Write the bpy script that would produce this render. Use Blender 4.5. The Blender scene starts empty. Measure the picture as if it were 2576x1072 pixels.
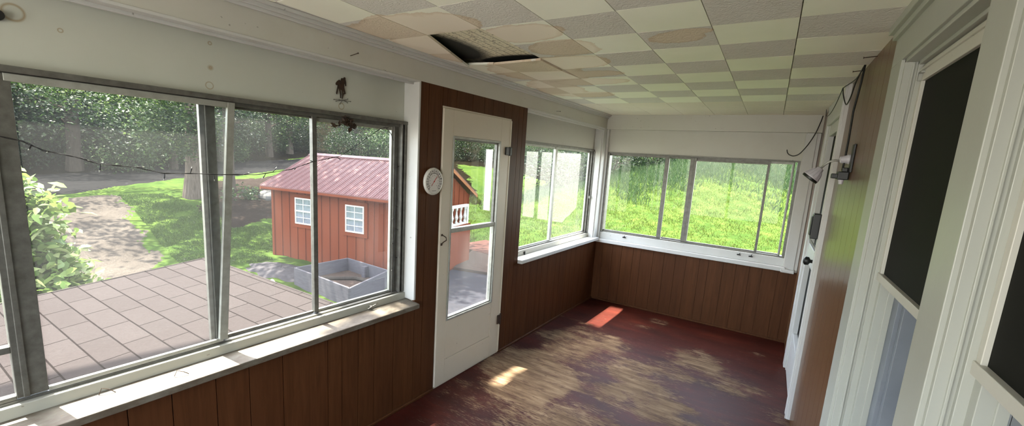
import bpy, math, random
import numpy as np
from mathutils import Vector, Matrix

random.seed(7)
rng = np.random.default_rng(7)
SC = bpy.context.scene
COL = SC.collection

# ------------------------------------------------------------------ camera, light, exposure
F_PX, CX, CY = 1066.3614, 1272.6624, 577.8233
YAW, PIT, ROL, HC = .5492, -.1656, .0628, 1.6956
fwd = Vector((-math.sin(YAW)*math.cos(PIT), math.cos(YAW)*math.cos(PIT), math.sin(PIT)))
rgt = Vector((math.cos(YAW), math.sin(YAW), 0))
upv = rgt.cross(fwd)
r2 = rgt*math.cos(ROL) + upv*math.sin(ROL)
u2 = -rgt*math.sin(ROL) + upv*math.cos(ROL)
cam_d = bpy.data.cameras.new('camera')
cam = bpy.data.objects.new('camera', cam_d); COL.objects.link(cam)
cam.matrix_world = Matrix(((r2.x, u2.x, -fwd.x, 0), (r2.y, u2.y, -fwd.y, 0), (r2.z, u2.z, -fwd.z, HC), (0, 0, 0, 1)))
cam_d.sensor_fit = 'HORIZONTAL'; cam_d.sensor_width = 36
cam_d.lens = F_PX/2576*36
cam_d.shift_x = (1288-CX)/2576
cam_d.shift_y = (CY-536)/2576
cam_d.clip_start = .02; cam_d.clip_end = 400
SC.camera = cam

SUN_DIR = Vector((-1, -.2, 2.9)).normalized()
world = bpy.data.worlds.new('world'); SC.world = world
world.use_nodes = True
wn = world.node_tree.nodes; wl = world.node_tree.links
sky = wn.new('ShaderNodeTexSky'); sky.sky_type = 'NISHITA'; sky.sun_disc = False
sky.sun_elevation = math.asin(SUN_DIR.z); sky.sun_rotation = math.radians(-80)
sky.air_density = 1.0; sky.dust_density = 2.5; sky.ozone_density = 1.0
bg = wn['Background']; bg.inputs['Strength'].default_value = .45
hz_ = wn.new('ShaderNodeMix'); hz_.data_type = 'RGBA'; hz_.inputs[0].default_value = .65; hz_.inputs[7].default_value = (1.55, 1.5, 1.38, 1)
wl.new(sky.outputs[0], hz_.inputs[6]); wl.new(hz_.outputs[2], bg.inputs[0])
sun_d = bpy.data.lights.new('sun', 'SUN'); sun_d.energy = 5.0; sun_d.angle = math.radians(.6); sun_d.color = (1, .95, .86)
sun = bpy.data.objects.new('sun', sun_d); COL.objects.link(sun)
sun.rotation_euler = SUN_DIR.to_track_quat('Z', 'Y').to_euler(); sun.location = (-8, -2, 20)
SC.view_settings.view_transform = 'Standard'
SC.view_settings.look = 'None'
SC.view_settings.gamma = 1
SC.view_settings.use_curve_mapping = False
SC.view_settings.exposure = 3.86
cy = SC.cycles
cy.use_denoising = True
cy.max_bounces = 10; cy.diffuse_bounces = 6; cy.glossy_bounces = 4; cy.transmission_bounces = 6; cy.transparent_max_bounces = 12
cy.sample_clamp_indirect = 6; cy.caustics_reflective = False; cy.caustics_refractive = False

# ------------------------------------------------------------------ helpers
A, B, D, H, SPL = 1.8953, .34, 5.0851, 2.2881, .0409

def LW(s, n, z): return (-A + SPL*(s-2) + n, s, z)          # left wall: s along, n into the room
def FW(s, n, z): return (s, D-n, z)                         # far wall: s = x
def RW(s, n, z): return (B-n, s, z)                         # house wall: s = y
def ID(x, y, z): return (x, y, z)

class MB:
    def __init__(self): self.v = []; self.f = []; self.m = []
    def poly(self, pts, m=0):
        k = len(self.v); self.v += [tuple(p) for p in pts]; self.f.append(tuple(range(k, k+len(pts)))); self.m.append(m)
    def hexa(self, c, m=0):                                  # 8 corners: bottom 4 (ccw), top 4
        k = len(self.v); self.v += [tuple(p) for p in c]
        for q in ((0,3,2,1),(4,5,6,7),(0,1,5,4),(1,2,6,5),(2,3,7,6),(3,0,4,7)):
            self.f.append(tuple(k+i for i in q)); self.m.append(m)
    def box(self, a, b, mp=ID, m=0):
        (x0, y0, z0), (x1, y1, z1) = a, b
        self.hexa([mp(*p) for p in ((x0,y0,z0),(x1,y0,z0),(x1,y1,z0),(x0,y1,z0),(x0,y0,z1),(x1,y0,z1),(x1,y1,z1),(x0,y1,z1))], m)
        return self
    def tube(self, pts, r, k=8, m=0, cap=True):
        P = [Vector(p) for p in pts]; R = r if isinstance(r, (list, tuple)) else [r]*len(P)
        base = len(self.v); up = Vector((0, 0, 1))
        for i, p in enumerate(P):
            t = (P[min(i+1, len(P)-1)] - P[max(i-1, 0)])
            t = t.normalized() if t.length > 1e-9 else Vector((0, 0, 1))
            if i == 0:
                a = t.cross(up) if abs(t.z) < .9 else t.cross(Vector((1, 0, 0)))
            else: a = a - t*a.dot(t)
            a.normalize(); b = t.cross(a)
            for j in range(k):
                w = 2*math.pi*j/k
                q = p + (a*math.cos(w) + b*math.sin(w))*R[i]; self.v.append(tuple(q))
        for i in range(len(P)-1):
            for j in range(k):
                j2 = (j+1) % k
                self.f.append((base+i*k+j, base+i*k+j2, base+(i+1)*k+j2, base+(i+1)*k+j)); self.m.append(m)
        if cap:
            self.f.append(tuple(base+j for j in range(k))[::-1]); self.m.append(m)
            self.f.append(tuple(base+(len(P)-1)*k+j for j in range(k))); self.m.append(m)
        return self
    def lathe(self, o, ax, prof, k=24, m=0, cap=True):                 # prof: (distance along ax, radius)
        o = Vector(o); ax = Vector(ax).normalized(); a = ax.orthogonal().normalized(); b = ax.cross(a); base = len(self.v); L = len(prof)
        for h, r in prof:
            for j in range(k):
                w = 2*math.pi*j/k; self.v.append(tuple(o+ax*h+(a*math.cos(w)+b*math.sin(w))*max(r, 1e-5)))
        for i in range(L-1):
            for j in range(k):
                j2 = (j+1) % k; self.f.append((base+i*k+j, base+i*k+j2, base+(i+1)*k+j2, base+(i+1)*k+j)); self.m.append(m)
        if cap:
            self.f.append(tuple(base+j for j in range(k))[::-1]); self.m.append(m)
            self.f.append(tuple(base+(L-1)*k+j for j in range(k))); self.m.append(m)
        return self
    def prism(self, pts, n0, n1, mp=ID, m=0):                # pts (s,z) outline extruded in n
        k = len(self.v); N = len(pts)
        self.v += [mp(s, n0, z) for s, z in pts] + [mp(s, n1, z) for s, z in pts]
        self.f.append(tuple(range(k, k+N))); self.f.append(tuple(range(k+2*N-1, k+N-1, -1))); self.m += [m, m]
        for i in range(N):
            j = (i+1) % N; self.f.append((k+i, k+j, k+N+j, k+N+i)); self.m.append(m)
        return self

def link(name, me, mats, parent, label, cat, group, kind, bevel, smooth):
    for mt in (mats if isinstance(mats, (list, tuple)) else [mats]): me.materials.append(mt)
    o = bpy.data.objects.new(name, me); COL.objects.link(o)
    if parent is not None:
        o.parent = parent
        if parent.parent is None: o.location = -parent.location
    if smooth: me.polygons.foreach_set('use_smooth', [True]*len(me.polygons))
    if bevel:
        md = o.modifiers.new('bevel', 'BEVEL'); md.width = bevel; md.segments = 2; md.limit_method = 'ANGLE'; md.angle_limit = .6
    tag(o, label, cat, group, kind)
    return o

def tag(o, label=None, cat=None, group=None, kind=None):
    if label: o['label'] = label
    if cat: o['category'] = cat
    if group: o['group'] = group
    if kind: o['kind'] = kind
    return o

def obj(name, mb, mats, parent=None, label=None, cat=None, group=None, kind=None, bevel=0, smooth=False):
    me = bpy.data.meshes.new(name); me.from_pydata(mb.v, [], mb.f)
    me.polygons.foreach_set('material_index', mb.m)
    me.validate(); me.update()
    import bmesh
    bm = bmesh.new(); bm.from_mesh(me); bmesh.ops.recalc_face_normals(bm, faces=bm.faces); bm.to_mesh(me); bm.free()
    return link(name, me, mats, parent, label, cat, group, kind, bevel, smooth)

def empty(name, loc, label=None, cat=None, group=None, kind=None):
    o = bpy.data.objects.new(name, None); COL.objects.link(o); o.location = loc; o.empty_display_size = .1
    return tag(o, label, cat, group, kind)

def BX(a, b, mp=ID): return MB().box(a, b, mp)

def fast_mesh(name, V, polys):                               # V (n,3), polys (m,k) equal size
    me = bpy.data.meshes.new(name)
    me.vertices.add(len(V)); me.vertices.foreach_set('co', np.asarray(V, np.float32).ravel())
    m, k = polys.shape
    me.loops.add(m*k); me.loops.foreach_set('vertex_index', polys.astype(np.int32).ravel())
    me.polygons.add(m); me.polygons.foreach_set('loop_start', np.arange(0, m*k, k, dtype=np.int32))
    me.update(calc_edges=True)
    return me

def copy_tree(o, parent=None):
    c = o.copy(); COL.objects.link(c)
    if parent: c.parent = parent
    for ch in list(o.children): copy_tree(ch, c)
    return c

# ------------------------------------------------------------------ materials
class NT:
    def __init__(self, name):
        self.mat = bpy.data.materials.new(name); self.mat.use_nodes = True
        self.t = self.mat.node_tree; self.n = self.t.nodes; self.b = self.n['Principled BSDF']; self.out = self.n['Material Output']
        self.tc = None
    def new(self, ty, **kw):
        nd = self.n.new(ty)
        for k, v in kw.items():
            if k in nd.inputs: self.put(v, nd.inputs[k])
            else: setattr(nd, k, v)
        return nd
    def put(self, v, sock):
        if isinstance(v, bpy.types.NodeSocket): self.t.links.new(v, sock)
        elif isinstance(v, (tuple, list)) and len(v) == 3 and sock.type == 'RGBA': sock.default_value = (*v, 1)
        else: sock.default_value = v
    def pos(self):
        if not self.tc: self.tc = self.n.new('ShaderNodeNewGeometry').outputs['Position']
        return self.tc
    def mapv(self, sc=(1, 1, 1), lo=(0, 0, 0)):
        m = self.n.new('ShaderNodeMapping'); self.put(self.pos(), m.inputs[0]); m.inputs['Scale'].default_value = sc; m.inputs['Location'].default_value = lo
        return m.outputs[0]
    def noise(self, scale, detail=4, rough=.55, sc=(1, 1, 1), dist=0):
        nd = self.n.new('ShaderNodeTexNoise'); self.put(self.mapv(sc), nd.inputs['Vector'])
        nd.inputs['Scale'].default_value = scale; nd.inputs['Detail'].default_value = detail; nd.inputs['Roughness'].default_value = rough
        nd.inputs['Distortion'].default_value = dist
        return nd.outputs['Fac']
    def math(self, op, a, b=0., c=None, clamp=False):
        nd = self.n.new('ShaderNodeMath'); nd.operation = op; nd.use_clamp = clamp
        self.put(a, nd.inputs[0]); self.put(b, nd.inputs[1])
        if c is not None: self.put(c, nd.inputs[2])
        return nd.outputs[0]
    def ramp(self, fac, stops, interp='LINEAR'):
        nd = self.n.new('ShaderNodeValToRGB'); self.put(fac, nd.inputs[0]); cr = nd.color_ramp; cr.interpolation = interp
        while len(cr.elements) < len(stops): cr.elements.new(.5)
        for e, (p, c) in zip(cr.elements, stops):
            e.position = p; e.color = (*c, 1) if len(c) == 3 else c
        return nd.outputs[0]
    def step(self, fac, a, b): return self.ramp(fac, [(a, (0, 0, 0)), (b, (1, 1, 1))])
    def mix(self, fac, a, b, mode='MIX'):
        nd = self.n.new('ShaderNodeMix'); nd.data_type = 'RGBA'; nd.blend_type = mode
        self.put(fac, nd.inputs[0]); self.put(a, nd.inputs[6]); self.put(b, nd.inputs[7]); return nd.outputs[2]
    def xyz(self):
        s = self.n.new('ShaderNodeSeparateXYZ'); self.put(self.pos(), s.inputs[0]); return s.outputs
    def bump(self, h, strength=.3, dist=.01):
        nd = self.n.new('ShaderNodeBump'); nd.inputs['Strength'].default_value = strength; nd.inputs['Distance'].default_value = dist
        self.put(h, nd.inputs['Height']); self.put(nd.outputs[0], self.b.inputs['Normal']); return nd
    def base(self, col, rough=.5, metal=0, spec=.5):
        self.put(col, self.b.inputs['Base Color']); self.put(rough, self.b.inputs['Roughness'])
        self.b.inputs['Metallic'].default_value = metal; self.b.inputs['Specular IOR Level'].default_value = spec
        return self.mat

def simple(name, c1, c2=None, scale=8, rough=.5, metal=0, spec=.5, bump=0, sc=(1, 1, 1)):
    m = NT(name); c2 = c2 or tuple(x*.8 for x in c1)
    f = m.noise(scale, 5, .6, sc)
    col = m.ramp(f, [(.3, c1), (.72, c2)])
    if bump: m.bump(f, bump, .004)
    return m.base(col, rough, metal, spec)

def paint(name, c, dirt=.25, rough=.42, scale=5, speck=True):
    m = NT(name)
    f = m.noise(scale, 6, .65); d = m.step(f, .5, .85)
    dc = (c[0]*.72, c[1]*.66, c[2]*.55)
    col = m.mix(m.math('MULTIPLY', d, dirt), c, dc)
    if speck:
        g = m.noise(38, 2, .5); g = m.step(g, .74, .76)
        col = m.mix(m.math('MULTIPLY', g, .55), col, (.12, .10, .07))
    m.bump(m.noise(60, 3), .12, .002)
    return m.base(col, rough)

M = {}
M['white'] = paint('white_paint', (.50, .495, .47), .3)
M['white_clean'] = paint('clean_white_paint', (0.34365, 0.34800, 0.30450), .12, speck=False)
M['cream'] = paint('cream_paint', (0.47850, 0.46284, 0.40455), .25)
M['board'] = paint('aged_board_paint', (.34, .335, .285), .3)
M['door'] = paint('door_paint', (0.52200, 0.46545, 0.36975), .2)
M['alu'] = simple('weathered_aluminium', (0.16530, 0.16095, 0.14355), (0.09570, 0.09135, 0.07830), 30, .45, .55, bump=.1)
M['alu_light'] = simple('light_aluminium', (0.35496, 0.35496, 0.31946), (0.24847, 0.24847, 0.21298), 25, .45, .35)
M['dark_metal'] = simple('dark_metal', (0.01500, 0.01400, 0.01300), rough=.4, metal=.4)
M['black_plastic'] = simple('black_plastic', (0.00300, 0.00300, 0.00300), rough=.45)
M['rubber'] = simple('black_rubber', (0.00450, 0.00420, 0.00390), rough=.6)
M['rust'] = simple('rusty_metal', (0.05400, 0.02700, 0.01200), (0.01800, 0.01200, 0.00900), 60, .7, .3)
M['grey_plastic'] = simple('grey_plastic', (0.47850, 0.46110, 0.48720), (0.41760, 0.40020, 0.42630), 10, .4)
M['screen'] = simple('dark_insect_screen', (0.00696, 0.00696, 0.00522), (0.00522, 0.00522, 0.00392), 200, .7, 0, .12)
M['shaded_sash'] = simple('shade_toned_sash', (0.17400, 0.18705, 0.20880), (0.13920, 0.15225, 0.17400), 6, .5)  # shade of the deep window recess put into the sash colour
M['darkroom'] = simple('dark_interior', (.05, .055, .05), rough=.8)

def glass(name, dust, refl=.38, tint=(.97, .98, .97), streak=1.0):
    m = NT(name); m.n.remove(m.b)
    fr = m.new('ShaderNodeFresnel', IOR=1.45)
    tr = m.new('ShaderNodeBsdfTransparent'); tr.inputs[0].default_value = (*tint, 1)
    gl = m.new('ShaderNodeBsdfGlossy'); gl.inputs['Roughness'].default_value = .01
    mx = m.n.new('ShaderNodeMixShader'); m.put(m.math('MULTIPLY', fr.outputs[0], refl), mx.inputs[0]); m.put(tr.outputs[0], mx.inputs[1]); m.put(gl.outputs[0], mx.inputs[2])
    di = m.new('ShaderNodeBsdfDiffuse'); di.inputs[0].default_value = (.8, .8, .76, 1)
    tl = m.new('ShaderNodeBsdfTranslucent'); tl.inputs[0].default_value = (.8, .8, .76, 1)
    dm = m.n.new('ShaderNodeMixShader'); dm.inputs[0].default_value = .6; m.put(di.outputs[0], dm.inputs[1]); m.put(tl.outputs[0], dm.inputs[2])
    f = m.noise(1.6, 5, .6); f = m.ramp(f, [(.3, (.55,)*3), (.7, (1,)*3)])
    g = m.noise(90, 2, .5); g = m.step(g, .70, .78)
    fac = m.math('ADD', m.math('MULTIPLY', f, dust), m.math('MULTIPLY', g, dust*1.2))
    fm = m.n.new('ShaderNodeMixShader'); m.put(fac, fm.inputs[0]); m.put(mx.outputs[0], fm.inputs[1]); m.put(dm.outputs[0], fm.inputs[2])
    m.put(fm.outputs[0], m.out.inputs[0])
    return m.mat
M['glass_dusty'] = glass('dusty_glass', .016)
M['glass_dusty2'] = glass('dusty_glass_light', .014)
M['glass_w2'] = glass('dusty_side_glass', .022, .12)
M['glass_clear'] = glass('clear_glass', .003)
M['glass_door'] = glass('dusty_door_glass', .024)

def wood_panel():
    m = NT('brown_wood_panelling')
    g = m.noise(3, 6, .65, (14, 14, 1.0), .6)
    v = m.noise(1.1, 3, .5, (6, 6, .4))
    col = m.ramp(g, [(.25, (.050, .019, .0072)), (.5, (.076, .029, .0112)), (.8, (.100, .040, .016))])
    col = m.mix(m.math('MULTIPLY', m.step(v, .35, .7), .45), col, (.045, .017, .008))
    m.bump(g, .08, .002)
    return m.base(col, .42, spec=.10)
M['panel'] = wood_panel()
def wood_light():
    m = NT('tan_wood_panelling')
    g = m.noise(3, 6, .65, (14, 14, 1.0), .6)
    col = m.ramp(g, [(.25, (.085, .040, .016)), (.5, (.105, .050, .0205)), (.8, (.125, .062, .026))])
    m.bump(g, .06, .002)
    return m.base(col, .30, spec=.5)
M['panel_light'] = wood_light()

def floor_mat():
    m = NT('worn_painted_floorboards')
    X, Y, Z = m.xyz()
    gap = m.math('FRACT', m.math('DIVIDE', Y, .083))
    bid = m.math('FLOOR', m.math('DIVIDE', Y, .083))
    wn_ = m.new('ShaderNodeTexWhiteNoise', noise_dimensions='1D'); m.put(bid, wn_.inputs['W'])
    streak = m.noise(2.4, 8, .70, (1.1, 4.2, 1), .5)
    fine = m.noise(10, 5, .7, (1.6, 16, 1), .3)
    big = m.noise(1.7, 3, .5)
    # worn middle of the floor, where people walk
    ex = m.math('POWER', m.math('DIVIDE', m.math('ADD', X, .85), .98), 2.)
    ey = m.math('POWER', m.math('DIVIDE', m.math('ADD', Y, -2.85), 1.25), 2.)
    wear = m.math('SUBTRACT', 1.0, m.math('MULTIPLY', m.math('ADD', ex, ey), .62))
    w = m.math('ADD', m.math('MULTIPLY', wear, .30), m.math('MULTIPLY', streak, .55))
    w = m.math('ADD', w, m.math('MULTIPLY', m.math('SUBTRACT', big, .5), 1.7))
    w = m.math('ADD', w, m.math('MULTIPLY', m.math('SUBTRACT', fine, .5), 1.1))
    w = m.math('ADD', w, m.math('MULTIPLY', m.math('SUBTRACT', wn_.outputs[0], .5), .10))
    dx = m.math('POWER', m.math('DIVIDE', m.math('ADD', X, 1.45), .42), 2.); dy = m.math('POWER', m.math('DIVIDE', m.math('ADD', Y, -2.85), .50), 2.)
    w = m.math('ADD', w, m.math('MULTIPLY', m.math('MAXIMUM', m.math('SUBTRACT', 1.0, m.math('ADD', dx, dy)), 0.), .45))
    mask = m.step(w, .44, .54)
    red = m.ramp(m.noise(2.2, 5, .6, (1, 3, 1)), [(.3, (.026, .0055, .0034)), (.6, (.052, .0095, .0055)), (.8, (.09, .018, .009))])
    wood = m.ramp(m.noise(3.2, 6, .6, (1.2, 6, 1)), [(.25, (.065, .038, .022)), (.5, (.17, .113, .066)), (.75, (.29, .205, .125))])
    dk = m.step(m.noise(5, 6, .75, (1, 3, 1), .6), .54, .62)
    wood = m.mix(m.math('MULTIPLY', dk, .6), wood, (.07, .04, .028))
    col = m.mix(mask, red, wood)
    chips = m.step(m.noise(16, 4, .7, (1, 5, 1)), .62, .68)
    col = m.mix(m.math('MULTIPLY', chips, .35), col, (.20, .15, .11))
    line = m.math('LESS_THAN', gap, .04)
    col = m.mix(m.math('MULTIPLY', line, .55), col, (.02, .01, .007))
    h = m.math('SUBTRACT', m.math('MULTIPLY', fine, .5), m.math('MULTIPLY', line, .8))
    m.bump(h, .35, .004)
    return m.base(col, m.math('ADD', .5, m.math('MULTIPLY', mask, .3)), spec=.12)
M['floor'] = floor_mat()

def blobs(m, lst, amp=.11, nscale=5.5):
    """jagged-edged patches at fixed places: (x, y, rx, ry)"""
    X, Y, Z = m.xyz()
    n1 = m.math('MULTIPLY', m.math('SUBTRACT', m.noise(nscale, 6, .7), .5), amp*14)
    tot = None
    for (cx_, cy_, rx, ry) in lst:
        ex = m.math('POWER', m.math('DIVIDE', m.math('ADD', X, -cx_), rx), 2.)
        ey = m.math('POWER', m.math('DIVIDE', m.math('ADD', Y, -cy_), ry), 2.)
        v = m.math('SUBTRACT', 1.0, m.math('ADD', ex, ey))
        tot = v if tot is None else m.math('MAXIMUM', tot, v)
    return m.math('ADD', tot, n1)
STAINS = [(-1.62, 1.56, .34, .17), (-1.36, 1.60, .17, .15), (-1.12, 1.84, .22, .14), (-1.02, 2.15, .2, .16), (-1.15, 2.42, .22, .14), (-1.42, 2.75, .3, .25),
          (-1.12, 2.80, .22, .10), (-1.24, 3.06, .30, .12), (-1.45, 3.6, .25, .14), (-1.70, 1.9, .2, .3), (-1.45, 2.62, .32, .36), (-1.12, 2.45, .24, .17), (-1.60, 3.3, .22, .4), (-.46, 2.13, .13, .10), (-.40, 2.07, .10, .05)]
def tile(name, c, tex):
    m = NT(name)
    b = blobs(m, STAINS)
    st = m.step(b, .0, .05)
    rim = m.math('MULTIPLY', st, m.math('SUBTRACT', 1.0, m.step(b, .08, .35)))
    base = m.ramp(m.noise(3, 4), [(.3, c), (.7, tuple(x*.94 for x in c))])
    stc = (.72, .59, .44) if tex else (.87, .75, .62)
    col = m.mix(m.math('MULTIPLY', st, .8), base, stc)
    col = m.mix(m.math('MULTIPLY', rim, .35), col, (c[0]*.55, c[1]*.38, c[2]*.22))
    sp = m.step(m.noise(45, 2), .77, .79); col = m.mix(m.math('MULTIPLY', sp, .25), col, (.1, .08, .05))
    if tex: m.bump(m.noise(42, 3, .6, dist=1.6), .8, .006)
    else: m.bump(m.noise(20, 2), .05, .002)
    return m.base(col, .75 if tex else .5)
M['tile_plain'] = tile('smooth_ceiling_tile', (.93, .92, .79), False)
M['tile_tex'] = tile('swirled_ceiling_tile', (.70, .67, .615), True)
M['tile_beige'] = tile('beige_ceiling_tile', (.82, .76, .66), True)
def deck_mat():
    m = NT('mouldy_roof_boards')
    X, Y, Z = m.xyz()
    b = blobs(m, [(-1.74, 2.05, .22, .42), (-1.52, 2.40, .32, .10)], .02)
    f = m.step(b, -.1, .6)
    sp = m.step(m.noise(70, 3, .6), .56, .62)
    col = m.mix(m.math('MULTIPLY', sp, .75), (.80, .74, .56), (.16, .13, .08))
    fr = m.math('FRACT', m.math('DIVIDE', X, .052)); col = m.mix(m.math('MULTIPLY', m.math('LESS_THAN', fr, .08), .8), col, (.05, .035, .02))
    col = m.mix(f, col, (.006, .005, .003))
    return m.base(col, .8)
M['deck'] = deck_mat()

def ring_panel():
    m = NT('upper_panel_paint')
    X, Y, Z = m.xyz()
    col = m.ramp(m.noise(2.5, 5, .6), [(.3, (.47, .475, .41)), (.7, (.44, .445, .378))])
    for (s, z, r, w) in ((.372, 2.051, .024, .006), (.474, 2.025, .006, .003), (.907, 1.922, .014, .003), (.916, 2.093, .006, .004), (1.537, 1.921, .016, .004), (.914, 1.995, .004, .01)):
        dd = m.math('SQRT', m.math('ADD', m.math('POWER', m.math('ADD', Y, -s), 2.), m.math('POWER', m.math('ADD', Z, -z), 2.)))
        rg = m.math('SUBTRACT', 1.0, m.math('DIVIDE', m.math('ABSOLUTE', m.math('ADD', dd, -r)), w), clamp=True)
        col = m.mix(m.math('MULTIPLY', rg, .8), col, (.27, .19, .09))
    sp = m.step(m.noise(34, 2), .78, .795); col = m.mix(m.math('MULTIPLY', sp, .6), col, (.1, .08, .05))
    return m.base(col, .5)
M['upper_panel'] = ring_panel()

def sill_mat():
    m = NT('worn_sill_paint')
    f = m.noise(9, 6, .7, (1, .5, 1)); c = m.ramp(f, [(.38, (.15, .136, .107)), (.52, (.10, .08, .056)), (.68, (.05, .037, .023))])
    s = m.step(m.noise(30, 4, .7), .66, .70); c = m.mix(m.math('MULTIPLY', s, .6), c, (.16, .11, .06))
    m.bump(f, .3, .004); return m.base(c, .6)
M['sill'] = sill_mat()

def shingle_mat():
    m = NT('asphalt_shingles')
    br = m.n.new('ShaderNodeTexBrick'); m.put(m.mapv((1, 1, 1), (.13, .03, 0)), br.inputs['Vector'])
    br.offset = .40; br.offset_frequency = 2; br.squash = 1
    br.inputs['Scale'].default_value = 1; br.inputs['Brick Width'].default_value = .305; br.inputs['Row Height'].default_value = .125
    br.inputs['Mortar Size'].default_value = .0045; br.inputs['Mortar Smooth'].default_value = .4; br.inputs['Bias'].default_value = -.1
    br.inputs['Color1'].default_value = (.0195, .0168, .0163, 1); br.inputs['Color2'].default_value = (.0165, .0141, .0137, 1); br.inputs['Mortar'].default_value = (.0052, .0042, .004, 1)
    g = m.noise(120, 3, .6)
    col = m.mix(.5, br.outputs[0], m.ramp(g, [(.3, (.36, .33, .32)), (.5, (.5, .48, .47)), (.7, (.66, .64, .62))]), 'OVERLAY')
    m.bump(m.math('SUBTRACT', g, m.math('MULTIPLY', br.outputs[1], .3)), .35, .003)
    return m.base(col, 1.0, spec=0)
M['shingle'] = shingle_mat()
M['shed_wall'] = simple('barn_red_boards', (0.09221, 0.02500, 0.01189), (0.07436, 0.01905, 0.00892), 3, .7, bump=.1, sc=(0.59487, 0.59487, 0.11897), spec=0)
M['shed_roof'] = simple('red_metal_roofing', (0.07281, 0.03056, 0.02814), (0.06310, 0.02572, 0.02427), 1.5, .42, .1, spec=.15)
M['shed_rake'] = simple('orange_brown_fascia', (0.17698, 0.07585, 0.03370), rough=.6, spec=0)
M['shed_glass'] = simple('shed_window_glass', (.06, .07, .08), (.12, .13, .15), 6, .1, 0, 1)
M['bed_wood'] = simple('grey_weathered_boards', (0.06068, 0.05689, 0.06068), (0.04172, 0.03792, 0.04172), 6, .8, bump=.3, sc=(1, 1, 6), spec=0)
M['soil'] = simple('dark_soil', (0.02508, 0.01756, 0.01505), (0.05016, 0.03762, 0.03010), 20, .95, bump=.8, spec=0)
M['mound'] = simple('grey_ground_cloth', (0.02107, 0.01897, 0.02022), (0.03582, 0.03286, 0.03370), 9, .9, bump=.6, spec=0)
M['stone'] = simple('pale_boulder', (0.07265, 0.07023, 0.06539), (0.04359, 0.04117, 0.03874), 5, .9, bump=.8, spec=0)
M['bark'] = simple('tree_bark', (0.07336, 0.05826, 0.04531), (0.03021, 0.02373, 0.01812), 7, .95, bump=1, sc=(3, 3, .5), spec=0)
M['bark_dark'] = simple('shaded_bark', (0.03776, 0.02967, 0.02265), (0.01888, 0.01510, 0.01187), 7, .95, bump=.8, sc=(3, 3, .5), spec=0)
M['asphalt'] = simple('asphalt', (0.00512, 0.00499, 0.00499), (0.00716, 0.00691, 0.00691), 40, .9, bump=.3, spec=0)
M['flagstone'] = simple('grey_concrete', (0.02179, 0.02179, 0.02507), (0.01635, 0.01635, 0.01852), 5, .9, bump=.3, spec=0)
M['brick_paver'] = simple('reddish_pavers', (0.04414, 0.02207, 0.01806), (0.03210, 0.01605, 0.01304), 12, .9, bump=.3, spec=0)

def ground_mat(name, stops, sc1, extra=None, bump=.6):
    m = NT(name)
    f = m.noise(sc1, 6, .7); g = m.noise(.55, 4, .6)
    v = m.math('ADD', m.math('MULTIPLY', f, .6), m.math('MULTIPLY', g, .4))
    c = m.ramp(v, stops)
    if extra:
        e = m.step(m.noise(extra[0], 4, .7), extra[1], extra[1]+.06); c = m.mix(m.math('MULTIPLY', e, extra[3]), c, extra[2])
    m.bump(f, bump, .03)
    return m.base(c, 1.0, spec=0)
M['lawn'] = ground_mat('lawn_grass', [(.3, (0.00835, 0.01743, 0.00379)), (.45, (0.01594, 0.02845, 0.00606)), (.6, (0.02731, 0.04094, 0.00835)), (.75, (0.04361, 0.05499, 0.01291))], 3)
M['gravel'] = ground_mat('pale_gravel', [(.3, (0.01516, 0.01291, 0.01101)), (.5, (0.03034, 0.02578, 0.02163)), (.7, (0.05310, 0.04552, 0.03716))], 26)
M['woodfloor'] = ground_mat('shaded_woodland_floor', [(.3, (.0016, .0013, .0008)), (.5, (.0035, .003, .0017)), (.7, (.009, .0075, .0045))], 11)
M['leaflitter'] = ground_mat('brown_leaf_litter', [(.3, (0.00379, 0.00266, 0.00207)), (.5, (0.00835, 0.00606, 0.00492)), (.7, (0.02086, 0.01594, 0.01327))], 11, (14, .66, (0.04552, 0.03792, 0.03034), .5))

def leaf(name, c1, c2, c3=None, trans=.4, rough=.5):
    m = NT(name)
    ri = m.n.new('ShaderNodeNewGeometry').outputs['Random Per Island']
    st = [(0, c1), (1, c2)] if c3 is None else [(0, c1), (.7, c2), (1, c3)]
    col = m.ramp(ri, st)
    m.base(col, rough, spec=.12)
    tl = m.new('ShaderNodeBsdfTranslucent'); m.put(col, tl.inputs[0])
    mx = m.n.new('ShaderNodeMixShader'); mx.inputs[0].default_value = trans
    m.put(m.b.outputs[0], mx.inputs[1]); m.put(tl.outputs[0], mx.inputs[2]); m.put(mx.outputs[0], m.out.inputs[0])
    return m.mat
M['leaf_woods'] = leaf('woodland_leaves', (0.00606, 0.01441, 0.00379), (0.01441, 0.02845, 0.00681), (0.05689, 0.07964, 0.02465))
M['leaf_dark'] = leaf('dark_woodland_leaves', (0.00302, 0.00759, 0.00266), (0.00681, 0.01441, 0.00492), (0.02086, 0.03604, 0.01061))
M['leaf_shrub'] = leaf('pale_shrub_leaves', (0.03868, 0.07091, 0.01420), (0.08380, 0.11604, 0.02901), (0.16763, 0.18696, 0.08380), .35)
M['leaf_bush'] = leaf('bush_leaves', (0.00759, 0.01897, 0.00568), (0.01897, 0.03792, 0.01061), (0.05310, 0.07585, 0.02655))
M['grass_blade'] = leaf('grass_blades', (0.03034, 0.04929, 0.00606), (0.05310, 0.07396, 0.00912), (0.07205, 0.08723, 0.01897), .45, .6)
M['lawn_blade'] = leaf('lawn_blades', (0.01897, 0.03792, 0.00606), (0.03223, 0.05689, 0.00984), (0.04929, 0.07205, 0.01897), .45, .6)
M['weed_blade'] = leaf('weed_blades', (0.01215, 0.02845, 0.00912), (0.02275, 0.04361, 0.01291), (0.04929, 0.06448, 0.02465), .45, .6)

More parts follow.
